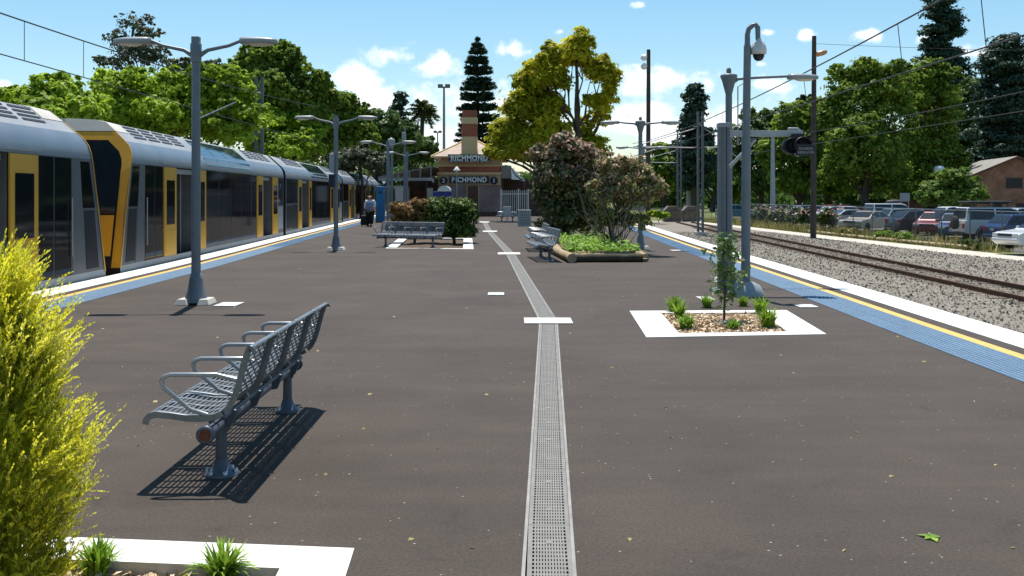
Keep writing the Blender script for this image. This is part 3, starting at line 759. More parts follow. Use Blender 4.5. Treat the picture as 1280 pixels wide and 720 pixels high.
def thinpole(px, D, toppy, label, heads=True, z0=TZ):
    t = empty('floodlight_pole', (at(px, D), D, z0), 0, label, 'floodlight pole')
    h = zat(toppy, D) - z0
    mb = MB(); mb.tube([(0, 0, 0), (0, 0, h)], [.3, .16], 10); mb.build('shaft', M['galv'], t)
    if heads:
        mb = MB()
        for s in (-1, 1): mb.box((s * .55, 0, h + .05), (.75, .6, .55))
        mb.box((0, 0, h - .1), (1.6, .12, .12)); mb.build('lamp_head', M['pole'], t, bevel=.03)
    return t
thinpole(555, 150, 108, 'tall twin headed floodlight pole left of the tiered pine')
thinpole(547, 230, 165, 'small distant floodlight pole beside the palm')
thinpole(966, 100, 168, 'thin grey pole before the trees left of the timber pole', False)
thinpole(860.5, 120, 178, 'thin grey pole beside the dark bunya pine', False)
t = poles(505, 66, 0, zat(150, 66) - .5, .08, 'slim grey pole with white cap box behind the third left lamp', 'camera_mast', 'pole')
mb = MB(); h = zat(173, 66); mb.box((0, -.1, h), (.26, .3, .8)); mb.build('cabinet', M['head'], t, bevel=.04)
t = poles(489, 58, 0, zat(176, 58), .09, 'grey dome topped pole beside the blue help point', 'camera_mast', 'pole')
mb = MB(); mb.lathe([(.12, -.3), (.22, 0), (.18, .2), (.05, .27)], (0, 0, zat(176, 58) - .1), 12); mb.build('dome', M['head'], t)

def wire(pts, label, r=.013, drops=(), name='overhead_wire', lower=None):
    t = empty(name, pts[0], 0, label, 'overhead wire', 'overhead railway wires'); o = Vector(pts[0])
    P = [Vector(p) - o for p in pts]
    mb = MB(); mb.tube(P, r, 6, cap=False); mb.build('cable', M['wire'], t)
    return t
def sagw(a, b, sag, n=24):
    a, b = Vector(a), Vector(b); return [a.lerp(b, i / n) - Vector((0, 0, sag * 4 * (i / n) * (1 - i / n))) for i in range(n + 1)]
def lx(y): return EL(y) - 1.6
def two(a, b, zt, zb, sag): pass
WL0, WL1 = (-9.9, 2, 5.25), (-10.35, 53, 5.9)
wire(sagw(WL0, (-10.3, 53, 6.35), .45), 'upper messenger wire above the left train', .017)
wire(sagw((-9.9, 2, 4.42), (-10.3, 53, 4.42), 0), 'lower contact wire above the left train', .014)
wire(sagw((7.6, 2, 5.9), (8.3, 68.7, 5.2), .75), 'upper messenger wire above the right platform track', .017)
wire(sagw((7.75, 2, 4.1), (8.3, 68.7, 4.3), .05), 'lower contact wire above the right platform track', .014)
wire(sagw((14.0, 5, 4.9), (15.2, 68.7, 5.4), .55), 'upper messenger wire above the rusty siding track', .013)
wire(sagw((13.9, 5, 3.85), (15.2, 68.7, 4.3), .0), 'lower contact wire above the rusty siding track', .012)
wire(sagw((19.4, 63.7, 11.3), (75, 60, 12), 1.), 'thin service wire leaving the timber pole to the right', .012)
# droppers between messenger and contact wires
def interp(pts, y):
    for a, b in zip(pts, pts[1:]):
        if a.y <= y <= b.y: f = (y - a.y) / (b.y - a.y); return a.lerp(b, f)
    return pts[-1]
W = [(sagw(WL0, (-10.3, 53, 6.35), .45), sagw((-9.9, 2, 4.42), (-10.3, 53, 4.42), 0), (20.6, 23.5, 29, 36), 'the left train'),
     (sagw((7.6, 2, 5.9), (8.3, 68.7, 5.2), .75), sagw((7.75, 2, 4.1), (8.3, 68.7, 4.3), .05), (16.6, 20.2, 27, 38), 'the right platform track'),
     (sagw((14.0, 5, 4.9), (15.2, 68.7, 5.4), .55), sagw((13.9, 5, 3.85), (15.2, 68.7, 4.3), .0), (34, 44), 'the siding track')]
for up, lo, ysd, nm in W:
    for i, y in enumerate(ysd):
        a, b = interp(up, y), interp(lo, y)
        o = MB().tube([a - b, Vector((0, 0, 0))], .008, 6).build('wire_dropper', M['wire'], None, loc=b)
        tag(o, 'thin vertical dropper joining the wires over ' + nm, 'wire dropper', 'droppers over ' + nm)
# ------------------------------------------------------------------ the double deck train
M['t_silver'] = mat('train_silver_paint', (.20, .235, .28), .36, .3, scale=1.2, col2=(.25, .285, .33), spec=.5)
M['t_roof'] = mat('train_roof_grey', (.30, .32, .34), .5, .15, scale=1.5, col2=(.38, .39, .40))
M['t_steel'] = mat('train_side_steel', (.10, .105, .115), .5, .15, scale=1.5, col2=(.135, .14, .15), spec=.2)
M['t_glass'] = mat('train_dark_glass', (.006, .008, .010), .06, scale=1., col2=(.010, .012, .015), spec=.16)
M['t_skyglass'] = mat('train_upper_glass', (.010, .022, .045), .05, .0, scale=1., col2=(.014, .03, .06), spec=.8)  # blue base tint paints the reflected sky into the upper glass
M['t_yellow'] = mat('train_yellow', (.56, .27, .012), .4, scale=1.5, col2=(.66, .34, .02), spec=.5)
M['t_leaf'] = mat('train_door_yellow', (.60, .30, .018), .45, scale=1.5, col2=(.68, .36, .025), spec=.45)
M['t_dark'] = mat('train_dark_panel', (.022, .024, .028), .55, scale=2., spec=.12)
M['t_inner'] = mat('train_interior', (.09, .09, .095), .6, scale=2., col2=(.14, .14, .14))
M['t_cream'] = mat('train_cab_roof_cream', (.52, .48, .42), .5, scale=2., col2=(.6, .56, .5))
M['t_blue'] = mat('train_blue_light', (.02, .10, .5), .4)
CP = [(1.47, -.80), (1.50, .10), (1.50, 2.28), (1.50, 2.46), (1.475, 2.62), (1.40, 2.76), (1.30, 2.86), (1.07, 3.07), (.84, 3.27), (.6, 3.33), (0, 3.36)]
def arc_at(f):
    """f 0..1 along the roof shoulder from the cantrail (z 2.45) to the roof crown -> (x,z)"""
    P = CP[3:]; d = [0]
    for a, b in zip(P, P[1:]): d.append(d[-1] + math.hypot(b[0] - a[0], b[1] - a[1]))
    return float(np.interp(f * d[-1], d, [p[0] for p in P])), float(np.interp(f * d[-1], d, [p[1] for p in P]))
LEN = 19.7
def nose(z, k): return k * max(0, (z - .3) / 2.9) ** 1.25 * 1.05     # rake of the cab end with height
def carriage(cab):
    """local y from 0 (cab / front end) to LEN, platform level z=0"""
    t = empty('train_carriage')
    k = 1. if cab else 0.
    def Y(s, z): return nose(z, k) * max(0, 1 - s / 1.75) + s
    SEG = [(.0, 3.1, 'w'), (3.1, 4.15, 'w'), (4.15, 6.35, 'door'), (6.35, 7.2, 'w'), (7.2, 13.4, 'w'), (13.4, 15.35, 'w'), (15.35, 17.2, 'door'), (17.2, LEN, 'w')]
    for sx in (-1, 1): pass
    mb = MB()
    def strip(sx, s0, s1, prof, m, sm=False):
        ss = [s0] + [v for v in (.3, .6, .9, 1.2, 1.5, 1.75) if s0 < v < s1] + [s1]; vs = []
        for s in ss:
            for x, z in prof: vs.append((sx * x, Y(s, z), z))
        n = len(prof)
        mb.add(vs, [(i * n + j, i * n + j + 1, (i + 1) * n + j + 1, (i + 1) * n + j) for i in range(len(ss) - 1) for j in range(n - 1)], m, sm)
    for sx in (-1, 1):
        strip(sx, 0, LEN, [CP[0], (1.5, -.12)], 2); strip(sx, 0, LEN, [(1.5, -.12), (1.51, .02), (1.5, .14)], 1)
        strip(sx, 0, LEN, [(1.5, 2.36), CP[3], CP[4], CP[5], CP[6]], 0, True)
        strip(sx, 0, LEN, [CP[6]] + CP[7:], 1, True)
        for a, b, ty in SEG:
            if ty == 'w': strip(sx, a, b, [(1.5, .14), (1.5, 1.2), (1.5, 2.36)], 2)
    # end walls
    for s in (0, LEN):
        pr = [(x, z) for x, z in CP] ; vs = [(x, Y(s, z) if s == 0 else s, z) for x, z in pr] + [(-x, Y(s, z) if s == 0 else s, z) for x, z in pr[::-1][1:]]
        n = len(CP)
        for i in range(n - 1): mb.add([(CP[i][0], Y(0, CP[i][1]) if s == 0 else s, CP[i][1]), (-CP[i][0], Y(0, CP[i][1]) if s == 0 else s, CP[i][1]), (-CP[i + 1][0], Y(0, CP[i + 1][1]) if s == 0 else s, CP[i + 1][1]), (CP[i + 1][0], Y(0, CP[i + 1][1]) if s == 0 else s, CP[i + 1][1])], [(0, 1, 2, 3)], 3)
    mb.build('body', [M['t_silver'], M['t_roof'], M['t_steel'], M['t_dark']], t)
    def panel(name, s0, s1, z0, z1, m, proud=.006, par=None, th=.02, sides=(-1, 1), bev=0):
        out = []
        for sx in sides:
            mb = MB(); x1 = 1.5 + proud; x0 = x1 - th; vs = []
            for x in (x0, x1):
                for s, z in ((s0, z0), (s1, z0), (s1, z1), (s0, z1)): vs.append((sx * x, Y(s, z), z))
            mb.add(vs, [(0, 1, 2, 3), (4, 5, 6, 7), (0, 1, 5, 4), (1, 2, 6, 5), (2, 3, 7, 6), (3, 0, 4, 7)])
            out.append(mb.build(name, m, par or t))
        return out
    # gutter and lower valance
    for sx in (-1, 1):
        mb = MB(); mb.b2((min(sx * 1.49, sx * 1.52), 3.0 if cab else .05, 2.40), (max(sx * 1.49, sx * 1.52), LEN - .05, 2.445)); mb.build('gutter', M['t_roof'], t)
    # doorways
    for a, b in ((4.15, 6.35), (15.35, 17.2)):
        for sx in (-1, 1):
            mb = MB(); xo, xi = 1.5 * sx, .15 * sx
            mb.quad((xi, a, .02), (xi, b, .02), (xi, b, 2.36), (xi, a, 2.36), 0); mb.quad((xo, a, .14), (xo, b, .14), (xi, b, .02), (xi, a, .02), 1)
            mb.quad((xo, a, 2.36), (xo, b, 2.36), (xi, b, 2.36), (xi, a, 2.36), 0); mb.quad((xo, a, .02), (xi, a, .02), (xi, a, 2.36), (xo, a, 2.36), 0); mb.quad((xo, b, .02), (xi, b, .02), (xi, b, 2.36), (xo, b, 2.36), 0)
            d = mb.build('doorway', [M['t_inner'], M['t_dark']], t)
            mb = MB(); mb.box((sx * 1.3, (a + b) / 2, 2.27), (.2, b - a - .1, .12)); mb.build('header_rail', M['t_roof'], d)
            mb = MB()
            for y in (a + .3, (a + b) / 2, b - .3): mb.tube([(sx * 1.1, y, .05), (sx * 1.1, y, 2.36)], .018, 8)
            mb.build('grab_pole', M['armrest'], d)
            mb = MB(); mb.b2((min(.17 * sx, .2 * sx), a + .35, .05), (max(.17 * sx, .2 * sx), a + .35 + (b - a) * .4, 2.1)); mb.build('inner_panel', M['t_dark'], d)
    for a, b in ((3.12, 4.15), (6.35, 7.12), (14.3, 15.35), (17.2, 18.35)):
        for o in panel('door', a, b, .15, 2.34, M['t_leaf'], .03, th=.05):
            sx = 1 if o.data.vertices[4].co.x > 0 else -1
            panel('door_window', a + .17, b - .17, .92, 2.02, M['t_glass'], .036, o, sides=(sx,))
            panel('lower_panel', a + .12, b - .12, .24, .78, M['t_leaf'], .038, o, sides=(sx,))
    # main lower windows with mullions, upper deck glass
    npan = 4; s0, s1 = 7.2, 13.4; w = (s1 - s0) / npan
    for i in range(npan):
        a = s0 + i * w + .03; b = s0 + (i + 1) * w - .03
        panel('window', a, b, .26, 2.36, M['t_glass'], .006)
        for sx in (-1, 1):
            mb = MB(); vs = []; K = 7
            for j in range(K):
                x, z = arc_at(.03 + .56 * j / (K - 1)); nx, nz = .6, .8
                for s in (a, b): vs.append((sx * (x + .008), s, z + .008))
            mb.add(vs, [(2 * j, 2 * j + 1, 2 * j + 3, 2 * j + 2) for j in range(K - 1)], 0, True); mb.build('upper_window', M['t_skyglass'], t)
    for a, b in ((13.45, 14.25),): panel('window', a, b, .26, 2.34, M['t_glass'])
    panel('vent_grille', 18.5, 19.5, .3, 1.2, M['t_roof'], .01)
    panel('window', 18.42, 19.55, 1.26, 2.34, M['t_glass'])
    panel('marker_light', 18.75, 18.95, 1.95, 2.12, M['t_blue'], .03)
    # roof louvres
    for sx in (-1, 1):
        for g0 in ((2.0, 3.1, 4.2, 5.3) if True else ()) + (14.4, 15.5, 16.6, 17.7):
            mb = MB()
            for j in range(5):
                f0 = .33 + j * .062; p, q = arc_at(f0), arc_at(f0 + .032); e = .008
                mb.quad((sx * (p[0] + e), g0, p[1] + e), (sx * (p[0] + e), g0 + .9, p[1] + e), (sx * (q[0] + e), g0 + .9, q[1] + e), (sx * (q[0] + e), g0, q[1] + e))
            mb.build('roof_louvre', M['black'], t)
        if cab: pass
    if cab:
        # ribs on the roof shoulder
        # side of the cab
        panel('cab_grille', .34, .95, .2, 1.35, M['t_dark'], .008)
        panel('cab_side_window', .30, 1.0, 1.4, 2.3, M['t_glass'], .008)
        panel('cab_pillar', 1.0, 1.62, .16, 2.34, M['t_steel'], .008)
        panel('cab_door', 1.68, 2.4, .15, 2.34, M['t_glass'], .008)
        panel('cab_door_frame', 2.45, 3.08, .15, 2.34, M['t_glass'], .006)
        for sx in (-1, 1):
            mb = MB(); mb.tube([(sx * 1.54, Y(1.72, .5), .5), (sx * 1.54, Y(1.72, 1.6), 1.6)], .016, 8); mb.build('handrail', M['armrest'], t)
        # yellow mask wrapping the nose
        mb = MB(); e = .012
        def ring(s, grow): return [(sx * (x + grow), Y(s, z) - (0 if s else .012), z) for sx, x, z in [(1, *p) for p in CP[1:8]] + [(-1, *p) for p in CP[1:8][::-1]]]
        A, B = ring(0, e), ring(.05, e); n = len(A)
        mb.add(A + B, [(i, i + 1, n + i + 1, n + i) for i in range(n - 1)], 0, True)
        C = [(x * .87, y, .1 + (z - .1) * .935) for x, y, z in A]; C = [(x, Y(0, max(.05, z)) - .012, z) for x, y, z in C]
        mb.add(A + C, [(i, i + 1, n + i + 1, n + i) for i in range(n - 1)], 0)
        mb.build('yellow_mask', M['t_yellow'], t)
        mb = MB(); P = lambda x, z, o=.02: (x, Y(0, z) - o, z)
        mb.add([P(-1.31, 1.25), P(1.31, 1.25), P(1.31, 2.35), P(1.22, 2.62), P(.98, 2.84), P(-.98, 2.84), P(-1.22, 2.62), P(-1.31, 2.35)], [tuple(range(8))]); mb.build('windscreen', M['t_glass'], t)
        mb = MB(); mb.quad(P(-1.3, .35), P(1.3, .35), P(1.3, 1.22), P(-1.3, 1.22)); mb.build('front_panel', M['t_yellow'], t)
        mb = MB(); mb.quad(P(-1.05, -.5), P(1.05, -.5), P(1.15, .32), P(-1.15, .32)); mb.build('coupler_panel', M['black'], t)
        mb = MB(); mb.tube([P(-.62, 1.25, .03), P(-.30, 2.2, .05)], .02, 6); mb.build('wiper', M['black'], t)
        for sx in (-1, 1):
            mb = MB(); mb.lathe([(.09, -.03), (.08, .0), (.02, .01)], (sx * .95, Y(0, .75) - .04, .75), 14, axis='Y'); mb.build('headlight', M['lens'], t)
        mb = MB(); vs = []
        for s in (.0, .6, 1.2, 1.9):
            for x, z in [(p[0], p[1]) for p in CP[7:]] + [(-p[0], p[1]) for p in CP[7:-1][::-1]]: vs.append((x, Y(s, z), z + .012))
        n = len(vs) // 4; mb.add(vs, [(k * n + i, k * n + i + 1, k * n + n + i + 1, k * n + n + i) for k in range(3) for i in range(n - 1)], 0, True)
        fr = vs[:n]; mb.add([(x, y - .016, z) for x, y, z in fr], [tuple(range(n))]); mb.build('cab_roof_cover', M['t_cream'], t)
    # gangway and bogies
    if not cab:
        panel('window', .2, 3.05, 1.3, 2.34, M['t_glass']); panel('vent_grille', .25, 1.5, .25, 1.2, M['t_dark'], .01); panel('lower_panel', 1.6, 3.05, .2, 1.24, M['t_dark'])
        mb = MB(); mb.box((0, -.15, 1.2), (1.5, .3, 2.3)); mb.build('gangway_bellows', M['rubber'], t)
    for y in (2.8, 16.9):
        mb = MB(); mb.box((0, y, -.72), (2.3, 3.0, .25)); b = mb.build('bogie', M['t_dark'], t)
        for yy in (-1.1, 1.1):
            mb = MB()
            for sx in (-1, 1): mb.lathe([(.12, -.06), (.44, -.05), (.46, .05), (.12, .07)], (sx * .76, y + yy, -.62), 18, axis='X')
            mb.build('wheel', M['rust'], b)
    mb = MB(); mb.b2((-1.3, 5, -.85), (1.3, 14.6, -.45)); mb.build('underframe', M['t_dark'], t)
    return t
GT = 'carriages of the stopped double deck train'
def place(t, y0, y1, rev, label):
    xa, xb = EL(y0) - 1.5 - .10, EL(y1) - 1.5 - .10
    if not rev: t.location = (xa, y0, 0); t.rotation_euler = (0, 0, -math.atan2(xb - xa, y1 - y0))
    else: t.location = (xb, y1, 0); t.rotation_euler = (0, 0, math.pi - math.atan2(xb - xa, y1 - y0))
    tag(t, label, 'train carriage', GT)
tr = carriage(True); md = carriage(False)
y = 21.25
place(tr, y, y + LEN, False, 'train carriage with the raked yellow cab seen behind the nearest lamp')
place(md, y + 20.2, y + 20.2 + LEN, False, 'middle train carriage directly behind the yellow cab carriage')
c2 = copy_tree(md); place(c2, y + 40.4, y + 40.4 + LEN, False, 'train carriage third from the yellow cab, passing the walking person')
c3 = copy_tree(tr); place(c3, y + 60.6, y + 60.6 + LEN, True, 'last train carriage, beside the station awning')
c4 = copy_tree(tr); place(c4, 20.45 - LEN, 20.45, True, 'nearest train carriage at the left edge, its cab facing the other cab')
# ------------------------------------------------------------------ station building
def brick(name, c1, c2, mortar, scale=1.):
    m = bpy.data.materials.new(name); m.use_nodes = True; nt = m.node_tree; b = nt.nodes['Principled BSDF']; L = nt.links.new
    tc = _n(nt, 'ShaderNodeTexCoord'); mp = _n(nt, 'ShaderNodeMapping'); mp.inputs['Rotation'].default_value = (R(90), 0, 0); L(tc.outputs['Object'], mp.inputs['Vector'])
    bt = _n(nt, 'ShaderNodeTexBrick'); bt.inputs['Scale'].default_value = 4.2 * scale; L(mp.outputs['Vector'], bt.inputs['Vector'])
    bt.inputs['Color1'].default_value = (*c1, 1); bt.inputs['Color2'].default_value = (*c2, 1); bt.inputs['Mortar'].default_value = (*mortar, 1); bt.inputs['Mortar Size'].default_value = .015
    no = _n(nt, 'ShaderNodeTexNoise', i_Scale=.7, i_Detail=5.); L(tc.outputs['Object'], no.inputs['Vector'])
    rp = _n(nt, 'ShaderNodeValToRGB'); L(no.outputs['Fac'], rp.inputs['Fac']); rp.color_ramp.elements[0].color = (.75, .72, .7, 1); rp.color_ramp.elements[1].color = (1.2, 1.2, 1.2, 1); rp.color_ramp.elements[0].position = .35; rp.color_ramp.elements[1].position = .65
    mx = _n(nt, 'ShaderNodeMix', data_type='RGBA', blend_type='MULTIPLY'); mx.inputs[0].default_value = 1; L(bt.outputs['Color'], mx.inputs[6]); L(rp.outputs['Color'], mx.inputs[7])
    L(mx.outputs[2], b.inputs['Base Color']); b.inputs['Roughness'].default_value = .85
    return m
M['b_grey'] = brick('wall_grey_brown', (.27, .20, .19), (.32, .24, .225), (.22, .17, .16))
M['b_red'] = brick('brick_red', (.33, .085, .045), (.40, .11, .06), (.26, .15, .1))
M['b_cream'] = mat('wall_cream', (.64, .45, .23), .8, scale=1., col2=(.72, .53, .29))
M['b_tan'] = mat('wall_tan', (.44, .31, .18), .8, scale=1., col2=(.52, .38, .22))
M['b_brown'] = mat('brown_paint', (.10, .04, .028), .6, scale=1., col2=(.14, .06, .04))
M['b_roof'] = mat('roof_tiles', (.36, .28, .22), .8, scale=1.2, col2=(.50, .40, .33), bump=.5, bscale=6)
D = 79.; X0, X1 = at(548, D), at(625.5, D); XC = (X0 + X1) / 2; Wd = X1 - X0
st = empty('station_building', (XC, D, 0), 0, 'station building with cream and red chimney and hipped tiled roof', 'building')
def rel(name, lo, hi, m, par=st, bevel=0): mb = MB(); mb.b2(lo, hi); return mb.build(name, m, par, bevel=bevel)
h = Wd / 2
rel('lower_wall', (-h, 0, 0), (h, 14, 2.46), M['b_grey']); rel('plinth', (-h - .03, -.04, 0), (h + .03, 0, .35), M['b_brown'])
rel('sign_band', (-h - .02, -.02, 2.46), (h + .02, 14.02, 3.28), M['b_tan'])
rel('ledge', (-h - .1, -.14, 3.28), (h + .1, 14.1, 3.46), M['b_cream'])
rel('brick_band', (-h, 0, 3.46), (h, 14, 3.92), M['b_red']); rel('ledge', (-h - .06, -.08, 3.92), (h + .06, 14, 4.02), M['b_cream'])
rel('upper_wall', (-h - .02, -.02, 4.02), (h + .02, 14, 4.68), M['b_tan'])
for x in np.linspace(-h + .15, h - .15, 7): rel('eave_bracket', (x - .06, -.42, 4.44), (x + .06, -.025, 4.68), M['b_cream'])
mb = MB(); e = .55; zt = 6.35
mb.add([(-h - e, -e, 4.69), (h + e, -e, 4.69), (h + e, 14.5, 4.69), (-h - e, 14.5, 4.69), (0, 2.8, zt), (0, 11.6, zt)], [(0, 1, 4), (1, 2, 5, 4), (2, 3, 5), (3, 0, 4, 5), (0, 3, 2, 1)])
rf = mb.build('roof', M['b_roof'], st)
mb = MB()
for a, b in (((-h - e, -e, 4.70), (0, 2.8, zt + .02)), ((h + e, -e, 4.70), (0, 2.8, zt + .02)), ((0, 2.8, zt + .02), (0, 11.6, zt + .02))): mb.tube([a, b], .07, 8)
mb.build('ridge', M['b_cream'], rf)
mb = MB(); mb.box((0, -e - .05, 4.66), (Wd + 2 * e, .12, .1)); mb.build('gutter', M['b_cream'], rf)
ch = rel('chimney', (-.62, -.30, 4.2), (.62, .7, 6.26), M['b_cream'])
rel('brick_band', (-.60, -.28, 6.26), (.60, .68, 7.27), M['b_red'], ch); rel('cream_band', (-.63, -.31, 7.27), (.63, .71, 7.78), M['b_cream'], ch); rel('brick_cap', (-.56, -.24, 7.78), (.56, .64, 8.35), M['b_red'], ch)
rel('chimney_base_moulding', (-.72, -.40, 4.72), (.72, .8, 4.92), M['b_cream'], ch)
dx = at(591, D) - XC
d = rel('door', (dx - .42, -.03, .35), (dx + .42, .02, 2.36), M['b_brown'])
for s in (-1, 1): rel('door_frame', (dx + s * .47 - .05, -.05, .35), (dx + s * .47 + .05, -.001, 2.42), M['b_tan'], d)
def board(pxc, D, zc, w, hgt, word, size, label, offset=.0, sx=1., round_=False):
    t = empty('station_sign', (at(pxc, D), D, zc), 0, label, 'sign')
    mb = MB()
    if round_: mb.lathe([(w / 2, -.03), (w / 2, .02), (w / 2 - .01, .03)], (0, 0, 0), 24, axis='Y')
    else: mb.box((0, 0, 0), (w, .06, hgt))
    mb.build('panel', M['sign_blue'], t)
    mb = MB()
    if not round_:
        for s in (-1, 1): mb.box((0, -.034, s * (hgt / 2 - .02)), (w, .012, .025)); mb.box((s * (w / 2 - .02), -.034, 0), (.025, .012, hgt))
        mb.build('border', M['b_tan'], t)
    text(word, size, (0, -.045 if not round_ else -.05, -.01), M['sign_white'], t, ext=.008, offset=offset, sx=sx, spacing=1.12)
    return t
u = board(586.5, D - .62, 4.55, 3.35, .62, 'RICHMOND', .58, 'upper station name board under the roof, white RICHMOND on navy', .014, .86)
# slab serifs of the upper board
mb = MB()
for k in range(8):
    for s in (-1, 1): mb.box((-1.42 + k * .405, -.042, s * .225), (.27, .012, .035))
mb.build('lettering_serif', M['sign_white'], u)
board(586.5, D - .08, 2.86, 3.2, .62, 'RICHMOND', .54, 'lower station name board on the tan band, white RICHMOND on navy', .02, .88)
board(554.5, D - .08, 2.80, .62, .62, '2', .46, 'round navy sign with 2 left of the lower name board', .01, 1, True)
board(617.5, D - .08, 2.80, .62, .62, '1', .46, 'round navy sign with 1 right of the lower name board', .01, 1, True)
t = empty('platform_sign', (at(541.5, D - 1), D - 1, 2.75), 0, 'small navy square sign with white mark at the left corner of the station', 'sign')
mb = MB(); mb.box((0, 0, 0), (.36, .04, .6)); mb.build('panel', M['sign_blue'], t); mb = MB(); mb.box((0, -.025, .04), (.12, .01, .26)); mb.build('mark', M['sign_white'], t)

# left awning and the concourse under it
M['iron'] = mat('awning_iron', (.20, .19, .18), .6, scale=1.5, col2=(.30, .29, .27))
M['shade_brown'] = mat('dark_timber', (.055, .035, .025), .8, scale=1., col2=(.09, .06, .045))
t = empty('platform_awning', (-7.6, 74, 0), 0, 'grey awning left of the station building over the left platform', 'awning')
mb = MB(); mb.prism([(-1.7, 3.35), (1.65, 3.05), (1.65, 3.13), (-1.7, 3.43)], 'X', -2.6, 1.75) if False else mb.add([(-2.3, 0, 2.95), (1.75, 0, 3.75), (1.75, 22, 3.75), (-2.3, 22, 2.95), (-2.3, 0, 3.03), (1.75, 0, 3.83), (1.75, 22, 3.83), (-2.3, 22, 3.03)], [(0, 1, 2, 3), (4, 5, 6, 7), (0, 1, 5, 4), (1, 2, 6, 5), (2, 3, 7, 6), (3, 0, 4, 7)])
mb.build('roof', M['iron'], t)
mb = MB(); mb.add([(-2.3, -.02, 2.72), (1.75, -.02, 2.72), (1.75, -.02, 2.94), (-2.3, -.02, 2.94), (-2.3, .06, 2.72), (1.75, .06, 2.72), (1.75, .06, 2.94), (-2.3, .06, 2.94)], [(0, 1, 2, 3), (4, 5, 6, 7), (0, 1, 5, 4), (1, 2, 6, 5), (2, 3, 7, 6), (3, 0, 4, 7)]); mb.build('fascia', M['galv'], t)
mb = MB(); mb.b2((-.9, -.05, 2.76), (1.2, -.025, 2.9)); mb.build('fascia_panel', M['head'], t)
mb = MB()
for k in range(5): x = -1.6 + k * .8; mb.tube([(x, 0, 2.94), (x, 0, 3.0 + (x + 2.3) * .19)], .03, 6)
mb.build('truss', M['galv'], t)
for y in (.6, 7, 14): 
    for x in (-1.3, 1.2): mb = MB(); mb.tube([(x, y, 0), (x, y, 2.95)], .07, 8); mb.build('post', M['shade_brown'], t)
t = empty('concourse_wall', (-7.4, 96.2, 0), 0, 'dark brown wall with doors closing off the platform under the awning', 'wall')
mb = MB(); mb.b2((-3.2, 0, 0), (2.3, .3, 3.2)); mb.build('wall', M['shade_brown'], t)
for x in (-2, .3): mb = MB(); mb.b2((x, -.05, 0), (x + 1, -.003, 2.1)); mb.build('door', M['b_brown'], t)
def poster(px, D, z, w, hgt, m, label, post=True):
    t = empty('notice_board', (at(px, D), D, 0), 0, label, 'notice board')
    mb = MB(); mb.box((0, 0, z), (w, .06, hgt)); mb.build('frame', M['head'], t)
    mb = MB(); mb.box((0, -.035, z), (w * .86, .012, hgt * .88)); mb.build('poster', m, t)
    if post:
        mb = MB()
        for s in (-1, 1): mb.box((s * w * .42, 0, z / 2), (.05, .05, z))
        mb.build('leg', M['head'], t)
M['p_white'] = mat('poster_pale', (.5, .48, .44), .6, scale=6, col2=(.62, .60, .55)); M['p_red'] = mat('poster_pink', (.45, .16, .14), .6, scale=5, col2=(.5, .35, .3))
poster(500, 73, 1.75, .75, 1.2, M['p_white'], 'pale notice board under the awning left of the hedge')
poster(507.5, 75, 1.7, .5, 1.1, M['p_red'], 'pinkish poster board under the awning beside the pale notice board')
poster(537, 77.5, 1.75, .55, .95, M['p_white'], 'cream framed small notice board at the left corner of the station')
poster(635.5, 83, 1.35, 1.0, 1.7, M['p_white'], 'pale timetable board standing behind the white picket fence')
# ticket machine
t = empty('ticket_machine', (at(553.5, 70), 70, 0), 0, 'blue machine with white domed top showing above the hedge', 'ticket machine')
mb = MB(); mb.box((0, 0, .95), (1.25, .8, 1.9)); mb.build('cabinet', mat('machine_blue', (.012, .03, .22), .4, scale=1, col2=(.02, .045, .28)), t, bevel=.03)
mb = MB(); mb.lathe([(.46, -.45), (.46, .45)], (.12, 0, 2.0), 24, axis='Y'); mb.v = [(v[0], v[1], 1.9 + (v[2] - 2.0) * .9 if v[2] > 2 else 1.92) for v in mb.v]; mb.build('hood', M['sign_white'], t)
mb = MB(); mb.box((-.2, -.41, 1.35), (.5, .02, .4)); mb.build('screen', M['black'], t)
# right hand awning
t = empty('curved_awning', (X1 + .02, D + .2, 0), 0, 'small grey awning with flared white curtain right of the station wall', 'awning')
mb = MB(); mb.prism([(0, 3.0), (.85, 3.0), (.85, 3.98), (.4, 4.05), (0, 3.98)], 'Y', 0, 2.5); mb.build('box_hood', M['iron'], t, bevel=.03)
mb = MB(); pr = [(.86, 3.85), (1.0, 3.55), (1.22, 3.25), (1.55, 3.0), (1.9, 2.85)]; n = len(pr)
mb.add([(x, y, z) for y in (-.1, 2.6) for x, z in pr] + [(x, y, z - .12) for y in (-.1, 2.6) for x, z in pr], [(i, i + 1, n + i + 1, n + i) for i in range(n - 1)] + [(i, i + 1, 2 * n + i + 1, 2 * n + i) for i in range(n - 1)] + [(2 * n + i, 2 * n + i + 1, 3 * n + i + 1, 3 * n + i) for i in range(n - 1)], 0, True)
mb.add([(.86, -.1, 3.85), (1.9, -.1, 2.85), (.86, -.1, 2.9)], [(0, 1, 2)]); mb.build('flare', M['sign_white'], t)
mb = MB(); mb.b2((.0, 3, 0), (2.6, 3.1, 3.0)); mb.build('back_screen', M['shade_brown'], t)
for x in (.1, 1.85): mb = MB(); mb.tube([(x, .0, 0), (x, 0, 3.0)], .05, 8); mb.build('post', M['b_brown'], t)
